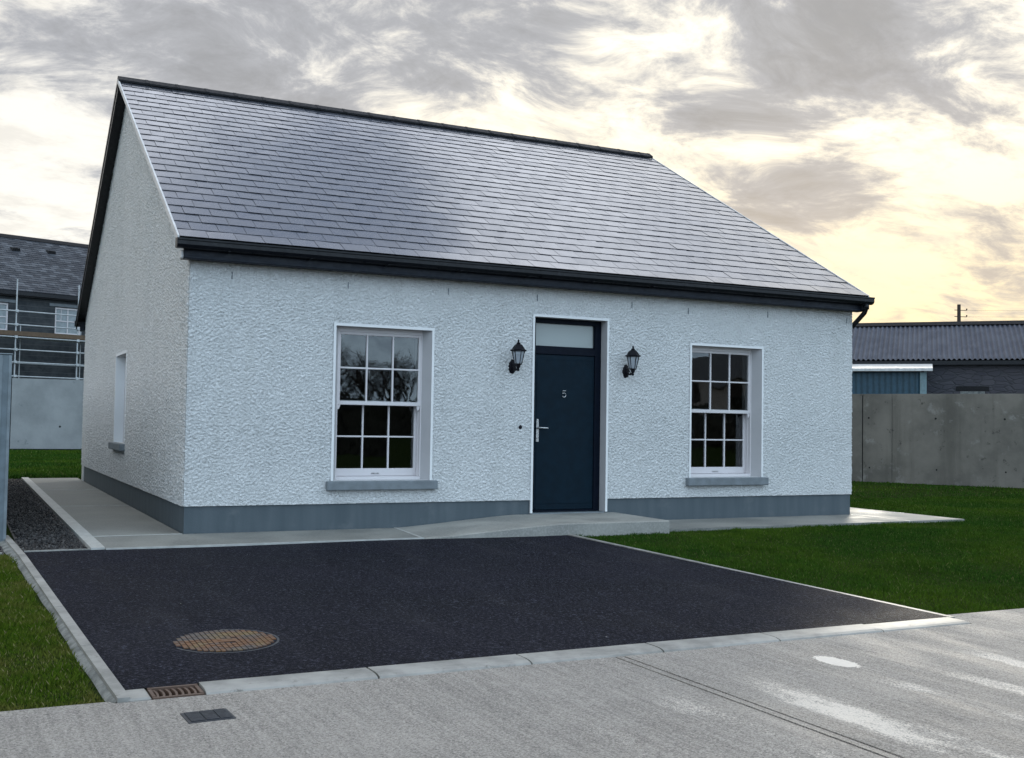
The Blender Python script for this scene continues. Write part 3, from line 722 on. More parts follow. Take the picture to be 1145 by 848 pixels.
# door set
x0, x1 = DO[0]+.014, DO[1]-.014; rec = .125; zt = DO[3]-.013
f = MB(); rail_frame(f, x0, x1, .0, zt, rec, rec+.09, .088, .088, .022, .060); f.bbox(x0+.087, x1-.087, rec+.001, rec+.089, 1.985, 2.075, .004)
f.bbox(x0+.087, x0+.096, rec+.02, rec+.07, 2.074, zt-.059, .002); f.bbox(x1-.096, x1-.087, rec+.02, rec+.07, 2.074, zt-.059, .002); f.bbox(x0+.095, x1-.095, rec+.02, rec+.07, 2.074, 2.090, .002)
dfm = f.build('door_frame', M_doorframe, cot)
f = MB(); f.add([(x0+.085, rec+.045, 2.09), (x1-.085, rec+.045, 2.09), (x1-.085, rec+.047, zt-.06), (x0+.085, rec+.047, zt-.06)], [(0, 1, 2, 3)]); f.build('fanlight_pane', M_fanlight, dfm, fix=False)
f = MB(); f.bbox(DO[0]+.013, DO[1]-.013, -.012, rec+.12, -.04, -.001, .006); f.build('threshold', M_sill, cot)
f = MB(); f.bbox(x0+.091, x1-.091, rec+.018, rec+.07, .026, 1.982, .004)
f.bbox(x0+.11, x1-.11, rec+.004, rec+.0185, .028, .052, .004)       # weather bar
f.bbox(x0+.115, x1-.115, rec+.014, rec+.0182, .10, 1.92, .003)      # shallow raised field
door = f.build('door', M_door, cot)
h_ = MB(); yb = rec+.014; hx = x0+.130
h_.prism([(hx-.017, .88), (hx+.017, .88), (hx+.019, .90), (hx+.015, 1.14), (hx+.010, 1.165), (hx-.010, 1.165), (hx-.015, 1.14), (hx-.019, .90)], 1, yb-.010, yb)
h_.tube([(hx, yb, 1.055), (hx, yb-.05, 1.055), (hx+.01, yb-.06, 1.055), (hx+.12, yb-.058, 1.052), (hx+.13, yb-.05, 1.05)], [.011, .011, .011, .009, .007]); h_.tube([(hx, yb, .93), (hx, yb-.022, .93)], .013)
h_.build('handle', M_metal, door)
def numeral(cx, cz, hgt, y, r):
    s = hgt/10.0; P = [(3.0, 10), (-2.4, 10), (-2.7, 5.6), (-1.5, 6.3), (.2, 6.6), (2.0, 6.0), (3.1, 4.5), (3.2, 2.8), (2.4, 1.0), (.8, 0.1), (-1.0, 0.0), (-2.4, .7), (-3.2, 1.9)]
    return [(cx+a*s, y, cz+(b-5)*s) for a, b in P]
n_ = MB(); n_.tube(numeral(4.70, 1.487, .080, rec+.008, 0), .0055, 8); n_.build('house_number', M_metal, door)
# doorbell
b_ = MB(); b_.lathe([(.024, 0), (.024, -.016), (.018, -.022), (.009, -.023), (.008, -.027), (.0001, -.027)], (4.01, 0, 1.06), 20, axis=1)
b_.build('doorbell', M_lamp, cot, smooth=False)
# little cable stubs / weep slots in the render
for x, z in ((.45, 2.67), (1.77, 2.65), (3.02, 2.67), (4.22, 2.67), (5.61, 2.66), (6.5, 2.64), (7.84, 2.67), (9.28, 2.67)):
    s_ = MB(); s_.box(x-.0045, x+.0045, -.017, .004, z-.04, z+.04); s_.build('weep_slot', M_sill, cot)
s_ = MB(); s_.box(-.012, .004, 9.10, 9.13, 2.14, 2.32); s_.build('weep_slot', M_sill, cot)

# roof
XL, XR = -.155, 9.475; EY = -.22
def rfz(y): return 3.02+(y-EY)*SL
ang = math.atan(SL); L = (D/2-EY)/math.cos(ang)
rs = MB()
th = .05; dn = (0, math.sin(ang), -math.cos(ang))
for sgn in (0, 1):
    def T(x, s, o): # along slope s, offset o along the normal
        y = EY+s*math.cos(ang)-o*math.sin(ang); z = 3.02+s*math.sin(ang)+o*math.cos(ang)
        return (x, y if not sgn else D-y, z)
    vs = [T(x, s, o) for x in (XL+.02, XR-.02) for s in (.0, L) for o in (-.012, -.05)]
    rs.add(vs, [(0,2,6,4), (1,5,7,3), (0,4,5,1), (2,3,7,6), (0,1,3,2), (4,6,7,5)])
rs.fix = True
roof = rs.build('roof', M_ridge, cot)
gauge, sw = .250, .300; rows = int(L/gauge)+1
for sgn in (0, 1):
    sm_ = MB()
    def T(x, s, o):
        y = EY+s*math.cos(ang)-o*math.sin(ang); z = 3.02+s*math.sin(ang)+o*math.cos(ang)
        return (x, y if not sgn else D-y, z)
    for r in range(rows):
        s0 = r*gauge-.035; s1 = min(s0+gauge*1.35, L-.005)
        if s0 > L-.05: break
        x = XL - (sw/2 if r % 2 else 0)
        while x < XR-.01:
            a, b = max(x+.0026, XL), min(x+sw-.0026, XR)
            if b-a > .02:
                ja, jb, jc = random.gauss(0, .0010), random.gauss(0, .0010), random.gauss(0, .0006); t_ = .0050
                lo = .0085+random.uniform(0, .0014)+(.010 if r == 0 else 0); hi = -.0005; js_ = random.uniform(-.0018, .0018)
                tp = [T(a, s0+js_, lo+ja), T(b, s0+js_, lo+jb), T(b, s1, hi+jb+jc), T(a, s1, hi+ja-jc)]
                bt = [T(a, s0+js_, lo+ja-t_), T(b, s0+js_, lo+jb-t_), T(b, s1, hi+jb+jc-t_), T(a, s1, hi+ja-jc-t_)]
                F = [(0,1,2,3), (4,7,6,5), (0,4,5,1), (1,5,6,2), (2,6,7,3), (3,7,4,0)]
                if sgn: F = [f_[::-1] for f_ in F]
                sm_.add(tp+bt, F)
            x += sw
    sm_.build('slates', M_slate, roof)
rc = MB(); x = XL-.02; ztp = rfz(D/2)
while x < XR-.02:
    e_ = min(x+.45, XR+.01); o_ = 0.0
    pr = [(D/2-.135, ztp-.055), (D/2-.140, ztp-.030), (D/2-.018, ztp+.052), (D/2, ztp+.060), (D/2+.018, ztp+.052), (D/2+.140, ztp-.030), (D/2+.135, ztp-.055), (D/2, ztp+.03)]
    rc.prism(pr, 0, x+.002, e_-.002)
    rc.prism([(p[0]+(.004 if p[0] > D/2 else -.004 if p[0] < D/2 else 0), p[1]+.004) for p in pr], 0, e_-.05, e_-.004)
    x += .45
rc.build('ridge_cap', M_ridge, roof)
# verges
for side, xx in ((0, XL), (1, XR)):
    for sgn in (0, 1):
        vt = MB(); bg = MB(); sf = MB()
        def S(y, dzz): return (y if not sgn else D-y, rfz(y)+dzz)
        y0, y1 = EY-.02, D/2
        xo = (xx-.022, xx-.002) if side == 0 else (xx+.002, xx+.022)
        (vt if not sgn else bg).prism([S(y0, -.055), S(y1, -.055), S(y1, .016), S(y0, .016)], 0, *xo)
        if sgn: bg.prism([S(y0, -.17), S(y1, -.17), S(y1, -.057), S(y0, -.057)], 0, *((xx-.012, xx+.008) if side == 0 else (xx-.008, xx+.012)))
        xi = (xx+.01, .0) if side == 0 else (W, xx-.01)
        sf.prism([S(y0+.25, -.12), S(y1, -.12), S(y1, -.075), S(y0+.25, -.075)], 0, min(xi), max(xi))
        if vt.v: vt.build('verge_trim', M_pale, roof)
        if bg.v: bg.build('bargeboard', M_black, roof)
        sf.build('soffit', M_black, roof)
c_ = MB(); c_.bbox(-.125, -.085, -.165, -.06, 2.80, 2.885, .006); c_.build('end_cap', M_pale, roof)
# eaves
for sgn in (0, 1):
    Y = lambda y: y if not sgn else D-y
    f = MB()
    def yb(m_, x0, x1, a, b, z0, z1, bev=.003): m_.bbox(x0, x1, min(Y(a), Y(b)), max(Y(a), Y(b)), z0, z1, bev)
    yb(f, -.10, W+.10, -.185, -.165, 2.79, 2.985); yb(f, -.10, W+.10, -.197, -.184, 2.80, 2.825); yb(f, -.10, W+.10, -.164, -.001, 2.80, 2.822)
    f.build('fascia', M_navyfascia, roof)
    pr = [(Y(-.187), 3.0), (Y(-.187), 2.90), (Y(-.25), 2.885), (Y(-.295), 2.895), (Y(-.315), 2.925), (Y(-.315), 2.965), (Y(-.325), 2.972), (Y(-.325), 2.990), (Y(-.305), 2.990), (Y(-.300), 2.93), (Y(-.26), 2.905), (Y(-.20), 2.915), (Y(-.20), 3.0)]
    g_ = MB(); g_.prism(pr, 0, -.185, W+.125)
    en = [p for p in pr[:8]]
    g_.prism(en, 0, -.190, -.184); g_.prism(en, 0, W+.124, W+.130)
    for i in range(11): x = .35+i*.9; yb(g_, x-.012, x+.012, -.33, -.186, 2.880, 2.886, .001)
    g_.build('gutter', M_black, roof)
dp = MB(); px = W+.055
dp.tube([(W+.03, -.25, 2.90), (W+.03, -.25, 2.83), (W+.035, -.22, 2.775), (W+.045, -.05, 2.66), (W+.05, .10, 2.56), (W+.052, .14, 2.50), (W+.052, .14, -.12)], .034, 14)
dp.lathe([(.045, 2.82), (.045, 2.90)], (W+.03, -.25, 0), 14); dp.build('downpipe', M_black, cot, smooth=True)

# ------------------------------------------------------------------ lanterns
def lantern():
    r = empty('wall_lantern', (3.885, 0, 1.80))
    p = MB(); p.lathe([(.052, .0), (.052, -.010), (.040, -.020), (.022, -.026), (.0001, -.028)], (0, 0, 0), 20, axis=1, sc_=(1, 1.75)); p.build('backplate', M_lamp, r)
    a = MB(); a.tube([(0, -.015, .0), (0, -.06, -.035), (0, -.115, -.045), (0, -.16, -.028), (0, -.175, .005)], [.014, .013, .012, .012, .014], 10)
    a.lathe([(.012, -.06), (.020, -.045), (.012, -.03), (.026, -.01), (.030, .012), (.046, .022), (.046, .030)], (0, -.175, .0), 6); a.tube([(0, -.02, .03), (0, -.08, .02), (0, -.12, -.03)], .006, 8); a.build('arm', M_lamp, r, smooth=False)
    b = MB(); bz, tz, rb, rt = .030, .185, .044, .078
    for k in range(6):
        an = 2*math.pi*(k+.5)/6; p0 = (rb*math.cos(an), -.175+rb*math.sin(an), bz); p1 = (rt*math.cos(an), -.175+rt*math.sin(an), tz); b.tube([p0, p1], .0055, 6)
    b.lathe([(.086, .180), (.100, .186), (.102, .196), (.080, .206), (.066, .232), (.046, .258), (.030, .268), (.022, .270), (.026, .280), (.014, .288), (.010, .300), (.014, .308), (.006, .322), (.0001, .326)], (0, -.175, 0), 6)
    b.build('cage', M_lamp, r)
    g = MB(); g.lathe([(rb-.003, bz), (rt-.004, tz)], (0, -.175, 0), 6); g.build('glass', M_lampglass, r)
    l = MB(); l.lathe([(.012, .03), (.012, .075), (.016, .09), (.018, .115), (.010, .14), (.0001, .145)], (0, -.175, 0), 10); l.build('bulb', M_upvc, r, smooth=True)
    return r
l1 = lantern(); l2 = copy_tree(l1); l2.location = (5.53, 0, 1.80)
tag(l1, 'black wall lantern left of the navy door, above the doorbell', 'lantern', 'wall lanterns beside the front door'); tag(l2, 'black wall lantern right of the navy door, between door and window', 'lantern', 'wall lanterns beside the front door')

# ------------------------------------------------------------------ boundary walls and fence post
def bwall(name, P0, P1, zt, material, jt, label, holes):
    P0, P1 = np.array(P0, float), np.array(P1, float); L_ = np.linalg.norm(P1-P0); a = math.atan2(P1[1]-P0[1], P1[0]-P0[0])
    r = empty(name, (P0[0], P0[1], -.17), a); js = [0]+jt+[L_]
    for i in range(len(js)-1):
        m_ = MB(); jw = .012 if abs(js[i]-28.4) < .01 or L_ < 40 else .004; m_.bbox(js[i]+jw, js[i+1]-(.012 if abs(js[i+1]-28.4) < .01 or L_ < 40 else .004), 0, .22, -.2, zt+.17, .004); m_.build('panel', material, r)
    b_ = MB(); b_.box(.02, L_-.02, .04, .18, -.2, zt+.14); b_.build('joint_filler', M_dark, r)
    for (x, z, s) in holes:
        h_ = MB(); h_.lathe([(s, -.002), (s, .03)], (x, 0, z), 10, axis=1); h_.build('tie_hole', M_dark, r)
    return tag(r, label, 'wall')
# right: from the hidden corner to beyond the frame; local origin at (3.3, 32.7)
u = np.array([1.91, -3.28]); u /= np.linalg.norm(u); A0 = np.array([17.36, 8.3])-u*28.2
hs = []
for x in (28.55, 30.1, 31.6, 33.4, 35.6): hs += [(x, 1.55, .024), (x+.02, .35, .02)]
bwall('boundary_wall', A0, A0+u*62, 1.96, M_cwall, [8, 16, 24, 28.4, 29.1, 40, 50], 'dark stained concrete boundary wall behind the right lawn', [(a, b, c) for a, b, c in hs])
bwall('boundary_wall', (-22, 32.6), (A0[0], 32.6), 2.50, M_cwall2, [7, 14.2, 21.5], 'pale concrete boundary wall behind the cottage, below the scaffold', [(23.2, .9, .04)])
soil = MB(); soil.box(-22, 3, 32.25, 32.6, -.2, -.10); soil.fix = True; struct(soil.build('soil_strip', M_dark))
fp = empty('fence', (-1.77, .02, -.17)); tag(fp, 'grey fence with steel end post standing at the left picture edge by the gravel', 'fence')
m_ = MB(); m_.bbox(-.065, .055, -.05, .05, 0, 1.88, .006); m_.build('post', M_fence, fp)
m_ = MB(); m_.bbox(-.067, -.028, -.056, -.0505, 0, 1.875, .002); m_.bbox(.028, .057, -.056, -.0505, 0, 1.875, .002); m_.bbox(-.075, .065, -.06, .06, 1.881, 1.893, .003); m_.build('flange', mat('weathered_steel', (.20, .235, .26), .55, .2, .3), fp)
m_ = MB()
for i in range(6): m_.bbox(-.02+.0, .02, .06, 11.9, .05+i*.3, .05+i*.3+.285, .006)
m_.build('panel', M_fence, fp)

# ------------------------------------------------------------------ house with scaffold, left
lu = np.array([.95, .316]); lu /= np.linalg.norm(lu); la = math.atan2(lu[1], lu[0])
lh = empty('unfinished_house', (2, 38, -.2), la); tag(lh, 'dark two-storey house with slate roof under construction behind the scaffold', 'house')
m_ = MB()
wins = [(-4.05, -2.66, 4.75, 5.90), (-.78, .35, 4.75, 5.90), (-9, -7.6, 4.75, 5.9)]
wall_boxes(m_, -16, 2.2, 0, 6.35, wins, 0, .3); m_.box(-16, -15.7, .3, 8.4, 0, 6.35); m_.box(1.9, 2.2, .3, 8.4, 0, 6.35); m_.box(-15.7, 1.9, 8.1, 8.4, 0, 6.35)
m_.prism([(.3, 6.351), (8.1, 6.351), (4.2, 9.1)], 0, 1.93, 2.18); m_.build('wall', M_block, lh)
m_ = MB(); m_.box(-15.6, 1.8, .9, 1.0, 0, 6.3); m_.build('interior', M_dark, lh)
for (a, b, c, d) in wins:
    f = MB(); rail_frame(f, a+.01, b-.01, c+.01, d-.01, .06, .12, .07, .07, .07, .07); mid = (a+b)/2
    f.box(mid-.02, mid+.02, .065, .11, c+.08, d-.08); f.box(a+.08, mid-.021, .07, .105, (c+d)/2-.02, (c+d)/2+.02); f.box(mid+.021, b-.08, .07, .105, (c+d)/2-.02, (c+d)/2+.02)
    f.box(a+(b-a)*.25-.01, a+(b-a)*.25+.01, .075, .10, (c+d)/2+.021, d-.08); wf = f.build('window', M_upvc, lh)
    g = MB(); g.add([(a+.05, .10, c+.05), (b-.05, .10, c+.05), (b-.05, .10, d-.05), (a+.05, .10, d-.05)], [(0, 1, 2, 3)]); g.build('pane', mat('frosted_protective_film', (.26, .30, .32), .35), wf, fix=False)
    g = MB(); g.box(a-.25, b+.25, -.02, .0-.001, d+.02, d+.14); g.build('lintel', M_sill, wf)
la_ = math.atan2(2.85, 4.45); LL = math.hypot(2.85, 4.45)
m_ = MB(); m_.prism([(-.25, 6.40), (4.2, 9.25), (8.65, 6.40), (8.65, 6.30), (4.2, 9.15), (-.25, 6.30)], 0, -16.2, 2.40); rf = m_.build('roof', M_ridge, lh)
m_ = MB()
for r in range(27):
    s0 = r*.2; s1 = min(s0+.28, LL); x = -16.2-(.15 if r % 2 else 0)
    while x < 2.4:
        a, b = max(x, -16.2)+.003, min(x+.3, 2.4)-.003
        if b-a > .03:
            j = random.uniform(0, .012)
            P = lambda xx, s, o: (xx, -.25+s*math.cos(la_)-o*math.sin(la_), 6.40+s*math.sin(la_)+o*math.cos(la_))
            m_.add([P(a, s0, .02+j), P(b, s0, .02+random.uniform(0, .012)), P(b, s1, .004), P(a, s1, .004), P(a, s0, .001), P(b, s0, .001)], [(0, 1, 2, 3), (4, 5, 1, 0)])
        x += .3
m_.build('slates', M_slate_far, rf)
m_ = MB(); m_.prism([(4.0, 9.18), (4.2, 9.36), (4.4, 9.18)], 0, -16.25, 2.45); m_.build('ridge_cap', M_ridge, rf)
for x, s in ((-1.35, 3.95), (1.2-.95, 4.1)):
    m_ = MB(); P = lambda xx, s_, o: (xx, -.25+s_*math.cos(la_)-o*math.sin(la_), 6.40+s_*math.sin(la_)+o*math.cos(la_))
    v = [P(x-.18, s-.15, .02), P(x+.18, s-.15, .02), P(x+.18, s+.2, .02), P(x-.18, s+.2, .02), P(x-.14, s-.13, .16), P(x+.14, s-.13, .16), P(x+.14, s+.15, .05), P(x-.14, s+.15, .05)]
    m_.add(v, [(0,1,5,4), (1,2,6,5), (2,3,7,6), (3,0,4,7), (4,5,6,7)]); m_.fix = True; m_.build('roof_vent', M_dark, rf)
m_ = MB(); m_.box(-16.1, 2.3, -.22, -.001, 6.18, 6.30); m_.box(-16.1, 2.35, -.34, -.221, 6.22, 6.36); m_.build('gutter', M_black, rf)
scf = empty('scaffold', (2, 38, -.2), la); tag(scf, 'galvanised tube scaffold standing in front of the unfinished house', 'scaffold')
for x in (-7.6, -5.25, -2.85, -.36, 1.6):
    for y, h in ((-1.3, 6.75), (-.45, 5.0)):
        if y > -1 and x not in (-2.85, -.36): pass
        m_ = MB(); m_.tube([(x+(.5 if y > -1 else 0), y, 0), (x+(.5 if y > -1 else 0), y, h)], .030 if y < -1 else .022, 8); m_.build('standard', M_galv, scf)
for z in (1.3, 2.88, 3.44, 3.94, 4.44, 4.93, 5.47):
    m_ = MB(); m_.tube([(-8.2, -1.36, z), (3.4, -1.36, z)], .027, 8); m_.build('ledger', M_galv, scf)
for z in (3.44, 4.44):
    m_ = MB(); m_.tube([(-8.2, -.5, z), (3.4, -.5, z)], .022, 8); m_.build('ledger', M_galv, scf)
for x in (-5.25, -2.85, -.36, 1.6):
    for z in (2.88, 3.44, 3.94, 4.44, 4.93, 5.47): m_ = MB(); m_.bbox(x-.055, x+.055, -1.41, -1.27, z-.055, z+.055, .012); m_.build('coupler', M_galv, scf)
for k in range(3): m_ = MB(); m_.box(-8.1, 3.3, -1.22+k*.25, -1.0+k*.25, 4.49+k*.002, 4.53); m_.build('board', M_board, scf)
m_ = MB(); m_.box(-8.1, 3.3, -1.33, -1.29, 4.50, 4.68); m_.build('toe_board', M_board, scf)

# ------------------------------------------------------------------ shed and lean-to, right
su = np.array([.68, -.73]); su /= np.linalg.norm(su); sa = math.atan2(su[1], su[0])
sh = empty('stone_shed', (29, 20.2, -.2), sa); tag(sh, 'long dark stone shed with grey corrugated roof beyond the right wall', 'shed')
for a_, b_ in ((0, .5), (7.5, 8)): m_ = MB(); m_.box(-16, 30, a_, b_, 0, 3.96); m_.build('wall', M_stone, sh)
m_ = MB(); m_.prism([(.0, 0), (8, 0), (8, 3.95), (4, 5.6), (0, 3.95)], 0, -16.4, -16.001); m_.build('wall', M_stone, sh)
m_ = MB(); m_.prism([(.0, 0), (8, 0), (8, 3.95), (4, 5.6), (0, 3.95)], 0, 30.001, 30.4); m_.build('wall', M_stone, sh)
m_ = MB(); n = 46*13*4; zs_ = []
def corr(m_, x0, x1, A_, B_, per, amp, up=(0, 0, 1), sub=6):
    n_ = int((x1-x0)/per*sub); A_, B_ = np.array(A_), np.array(B_); upv = np.array(up, float); o = len(m_.v)
    for i in range(n_+1):
        x = x0+(x1-x0)*i/n_; h = amp*math.cos(2*math.pi*i/sub)
        m_.v += [(x, A_[0]+upv[1]*h, A_[1]+upv[2]*h), (x, B_[0]+upv[1]*h, B_[1]+upv[2]*h)]
    m_.f += [(o+2*i, o+2*i+2, o+2*i+3, o+2*i+1) for i in range(n_)]
corr(m_, -16.6, 30.6, (-.3, 3.98), (4.02, 5.66), .18, .035); corr(m_, -16.6, 30.6, (4.03, 5.66), (8.3, 3.98), .18, .035)
rf = m_.build('roof', M_tin, sh, fix=False)
m_ = MB(); m_.prism([(3.8, 5.64), (4.02, 5.80), (4.25, 5.64)], 0, -16.6, 30.6); m_.build('ridge_cap', M_ridge, rf)
m_ = MB(); m_.box(-16.4, 30.4, -.26, -.001, 3.78, 3.93); m_.build('gutter', M_black, rf)
m_ = MB(); m_.box(3.45, 4.6, -.015, .02, 2.80, 2.98); m_.build('lintel', M_dark, sh)
m_ = MB(); m_.box(3.6, 4.45, -.02, -.003, 2.55, 2.79); m_.build('blocked_window', M_haunch, sh)
lt = empty('lean_to', (29, 20.2, -.2), sa); tag(lt, 'blue metal-clad lean-to with pale roof against the stone shed', 'shed')
m_ = MB(); corr(m_, -9, 2.30, (-3.5, 0), (-3.5, 3.33), .2, .02, (0, 1, 0)); m_.box(-8.99, 2.29, -3.46, -3.42, 0, 3.34); m_.build('wall', M_bluetin, lt, fix=False)
m_ = MB(); m_.prism([(-3.53, 0), (-.003, 0), (-.003, 3.68), (-3.53, 3.36)], 0, 2.33, 2.42); m_.bbox(2.2, 2.34, -3.56, -3.50, 0, 3.34, .01); m_.build('end_wall', M_paleblue, lt)
m_ = MB(); m_.prism([(-3.75, 3.37), (-.01, 3.76), (-.01, 3.84), (-3.75, 3.47)], 0, -9.2, 2.62); m_.build('roof', M_paletin, lt)
up = empty('utility_pole', (46.1, 30.6, -.2)); tag(up, 'timber utility pole with insulators rising behind the corrugated roof', 'utility pole')
m_ = MB(); m_.tube([(0, 0, 0), (0, 0, 8.15)], [.14, .09], 10); m_.build('pole', M_wood, up)
for z in (7.85, 7.5, 7.15, 6.8): m_ = MB(); m_.tube([(-.2, .12, z), (.34, -.22, z-.02)], .020, 6); m_.lathe([(.035, z), (.035, z+.08)], (.34, -.22, 0), 6); m_.build('insulator_arm', M_wood, up)
for z, x in ((7.85, .3), (7.5, .3), (7.15, .3)):
    wires = MB(); pts = []
    for i in range(17): t = i/16; pts.append((46.4+60*t*.80, 30.6-60*t*.60, z-.2+.0-.9*4*t*(1-t)*.6+1.6*t))
    wires.tube(pts, .004, 4); wires.build('wire', M_black, up).matrix_parent_inverse = Matrix.Translation((-46.1, -30.6, .2))

# ------------------------------------------------------------------ what the windows mirror: across the road
def bare_tree(x, y, h, seed, label):
    R_ = random.Random(seed); r = empty('bare_tree', (x, y, -.3)); tag(r, label, 'tree', 'bare trees across the road')
    tr = MB(); br = MB()
    def grow(m_, p, d, l, rad, dep):
        q = p+d*l; mid = p+d*l*.5+Vector((R_.uniform(-1, 1), R_.uniform(-1, 1), 0))*l*.06
        (tr if dep == 0 else br).tube([p, mid, q], [rad, rad*.85, rad*.7], 5, False)
        if dep >= 6: return
        for k in range(3 if dep else 6):
            a = R_.uniform(0, 6.28); tlt = R_.uniform(.35, .85)
            nd = (d + Vector((math.cos(a), math.sin(a), R_.uniform(-.1, .5)))*tlt).normalized()
            grow(m_, p+d*l*R_.uniform(.55, 1), nd, l*R_.uniform(.6, .82), rad*.58, dep+1)
    grow(tr, Vector((0, 0, 0)), Vector((0, 0, 1)), h*.26, h*.018, 0)
    tr.build('trunk', M_bark, r); br.build('branches', M_bark, r)
for i, (x, y, h, l) in enumerate([(15.5, -50, 6.8, 'bare tree, leftmost of the row across the road'), (17.6, -51, 7.8, 'tall bare tree second in the row across the road'), (19.6, -50, 7.1, 'bare tree third in the row across the road'),
                                  (21.6, -51, 7.7, 'bare tree fourth in the row across the road'), (23.6, -50, 7.1, 'bare tree fifth in the row across the road'), (26, -50, 5.4, 'bare tree last in the row across the road')]): bare_tree(x, y, h, 11+i, l)
hd = MB(); hd.box(-5, 60, -47.4, -46.6, -.3, 2.0)
for i in range(6000):
    x = random.uniform(-5, 60); y = -47+random.uniform(-.5, .5); z = random.uniform(-.3, 2.2+.25*math.sin(x*.9)); a = random.uniform(0, 6.28); s = .22
    hd.add([(x-s*math.cos(a), y-s*math.sin(a), z-s), (x+s*math.cos(a), y+s*math.sin(a), z-s*.6), (x+.1, y, z+s)], [(0, 1, 2)])
tag(hd.build('hedge', M_hedge, fix=False), 'dark clipped hedge along the far side of the road', 'hedge')
oh = empty('far_house', (36, -52, -.3)); tag(oh, 'plain dark house across the road mirrored in the right window', 'house')
m_ = MB(); m_.box(0, 24, -7, 0, 0, 4.6); m_.prism([(-7, 4.601), (0, 4.601), (-3.5, 6.8)], 0, .1, 23.9); m_.build('wall', M_render, oh)
m_ = MB(); m_.prism([(-7.4, 4.5), (-3.5, 7.05), (.4, 4.5), (.4, 4.4), (-3.5, 6.9), (-7.4, 4.4)], 0, -.3, 24.3); m_.build('roof', M_slate_far, oh)
for k in range(5): m_ = MB(); m_.box(2+k*4.6, 3.4+k*4.6, .001, .03, 2.6, 4.0); m_.build('window', M_dark, oh)

# ------------------------------------------------------------------ sky and sun
wd = bpy.data.worlds.new('World'); sc.world = wd; wd.use_nodes = True
N = NT(wd.node_tree); bg0 = wd.node_tree.nodes['Background']; outw = wd.node_tree.nodes['World Output']
SUN_AZ, SUN_EL = math.radians(43), math.radians(14)
S = np.array([math.sin(SUN_AZ)*math.cos(SUN_EL), math.cos(SUN_AZ)*math.cos(SUN_EL), math.sin(SUN_EL)])
sky = N.new('ShaderNodeTexSky', sky_type='NISHITA'); sky.sun_disc = False; sky.sun_elevation = SUN_EL; sky.sun_rotation = SUN_AZ
bgs = N.new('ShaderNodeBackground'); N.l.new(sky.outputs[0], bgs.inputs[0]); bgs.inputs[1].default_value = .05
tc = N.new('ShaderNodeTexCoord'); d = N.vm('NORMALIZE', tc.outputs['Generated'])
sp = N.new('ShaderNodeSeparateXYZ'); N.put(sp.inputs[0], d); el = sp.outputs[2]
s = N.vm('DOT_PRODUCT', d, tuple(S))
g = N.ss(sp.outputs[1], -.62, .08)
base = N.mix(g, (1.05, 1.34, 1.60), (.86, .83, .76))
base = N.mix(N.ss(s, .86, 1.0), base, (1.10, 1.02, .84))
ylw = N.m('MULTIPLY', N.ss(el, .34, .03), N.ss(s, .80, .97))
base = N.mix(N.m('MULTIPLY', ylw, .9), base, (.94, .74, .39))
den = N.m('ADD', N.m('MAXIMUM', el, 0.0), .27)
cmb = N.new('ShaderNodeCombineXYZ'); N.put(cmb.inputs[0], N.m('DIVIDE', sp.outputs[0], den)); N.put(cmb.inputs[1], N.m('DIVIDE', sp.outputs[1], den))
pc = N.mapv(cmb.outputs[0], (1.35, 2.1, 1), (0, 0, math.radians(-34)), (3.7, 1.2, 0))
pw0 = N.vm('ADD', pc, (5.3, 2.1, 0))
veil = N.noise(pw0, 3.2, 6, .65)
base = N.mix(N.m('MULTIPLY', N.ss(veil, .46, .64), N.m('MULTIPLY', g, .45)), base, (.54, .52, .485))
hi = N.m('MULTIPLY', N.ss(el, .40, .62), N.ss(s, .45, .72))
base = N.mix(hi, base, (1.22, 1.28, 1.40))
# cloud coordinates on a flat layer overhead
warp = N.vm('MULTIPLY', N.vm('SUBTRACT', N.noise(pc, 1.6, 2, .5, 0, 1), (.5, .5, .5)), (.45, .45, 0))
pw = N.vm('ADD', pc, warp)
n1 = N.noise(pw, 1.35, 5, .58); n2 = N.noise(N.vm('ADD', pw, N.vm('MULTIPLY', pc, (0, -.25, 0))), 5.0, 7, .70)
field = N.m('ADD', N.m('MULTIPLY', n1, .85), N.m('MULTIPLY', n2, .64))
def blob(u_, v_, sig, amp, refl=False, roof=False):
    dd = view_dir(u_, v_)
    if roof:
        nn = np.array([0, -math.sin(ang), math.cos(ang)]); dd = dd-2*dd.dot(nn)*nn
    t_ = N.m('MULTIPLY', N.m('SUBTRACT', N.vm('DOT_PRODUCT', d, tuple(dd)), 1.0), 1/sig**2)
    return N.m('MULTIPLY', N.m('EXPONENT', t_), amp)
acc = N.m('SUBTRACT', field, .240)
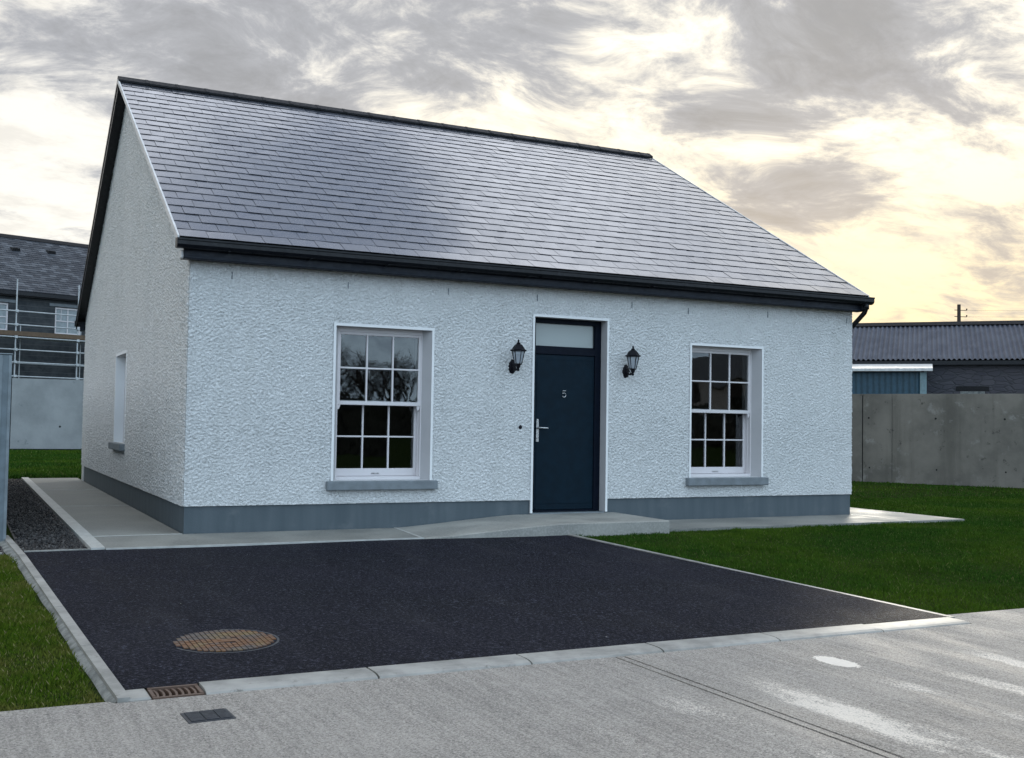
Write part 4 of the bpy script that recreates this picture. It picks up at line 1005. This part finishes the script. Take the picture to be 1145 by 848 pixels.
BL = [(60, 50, .10, .10), (180, 90, .08, .09), (300, 30, .10, .10), (440, 60, .07, .10), (540, 40, .06, .09), (560, 110, .035, .05), (250, 140, .06, .03), (640, 20, .06, .05),
      (735, 160, .035, .11), (800, 135, .032, .11), (860, 105, .032, .11), (930, 65, .04, .09), (800, 215, .024, .10), (860, 222, .030, .11), (840, 172, .018, -.12), (770, 190, .016, -.08), (910, 225, .03, .06), (1080, 20, .05, .06), (970, 20, .04, .04), (1120, 130, .03, .05), (1060, 195, .03, .05), (960, 300, .03, .05), (1060, 325, .02, .05),
      (690, 80, .05, -.13), (740, 110, .03, -.08), (800, 50, .03, -.08), (650, 130, .03, -.08), (850, 165, .022, -.06), (960, 150, .035, -.08), (1020, 100, .03, -.08), (740, 215, .03, -.10), (1000, 240, .04, -.07), (1100, 270, .05, -.07), (900, 260, .03, -.08), (1030, 200, .03, -.06),
      (40, 240, .09, -.16), (80, 180, .05, -.08), (440, 125, .03, -.07), (30, 130, .03, -.06), (1000, 340, .05, -.12)]
for b_ in BL: acc = N.m('ADD', acc, blob(b_[0], b_[1], b_[2], b_[3]*(.52 if b_[3] > 0 else .40)))
RB = [(430, 245, .085, .55), (390, 180, .06, .16), (585, 200, .11, -.34), (560, 290, .09, -.24), (740, 215, .08, .14), (250, 170, .11, -.04), (300, 260, .06, .08), (860, 295, .07, -.22)]
for b_ in RB: acc = N.m('ADD', acc, blob(*b_, roof=True))
mask = N.ss(acc, .42, .62)
thick = N.ss(acc, .52, .78)
ccol = N.mix(g, (.74, .95, 1.18), (.37, .38, .41))
ccol = N.mix(N.m('MULTIPLY', thick, .85), ccol, N.mix(g, (.52, .67, .86), (.225, .23, .245)))
ccol = N.mix(N.m('MULTIPLY', ylw, .5), ccol, (.60, .47, .33))
ccol = N.mix(N.m('MULTIPLY', hi, .8), ccol, (.23, .31, .48))
col = N.mix(N.m('MULTIPLY', mask, .93), base, ccol)
N.put(bg0.inputs[0], col); bg0.inputs[1].default_value = 1.0
ad = N.new('ShaderNodeMixShader'); ad.inputs[0].default_value = .96; N.l.new(bgs.outputs[0], ad.inputs[1]); N.l.new(bg0.outputs[0], ad.inputs[2]); N.l.new(ad.outputs[0], outw.inputs[0])
wd.cycles.sampling_method = 'MANUAL'; wd.cycles.sample_map_resolution = 512
sl = bpy.data.lights.new('sun', 'SUN'); sl.energy = 1.1; sl.angle = math.radians(12); sl.color = (1, .93, .80)
so = bpy.data.objects.new('sun', sl); COL.objects.link(so); so.rotation_euler = Vector(tuple(-S)).to_track_quat('-Z', 'Y').to_euler(); so.location = (20, 20, 20)

sc.view_settings.view_transform = 'Standard'; sc.view_settings.look = 'None'; sc.view_settings.exposure = .40; sc.view_settings.gamma = 1
sc.view_settings.use_curve_mapping = False
sc.render.resolution_x = 1024; sc.render.resolution_y = 758
sc.cycles.max_bounces = 6; sc.cycles.transparent_max_bounces = 12
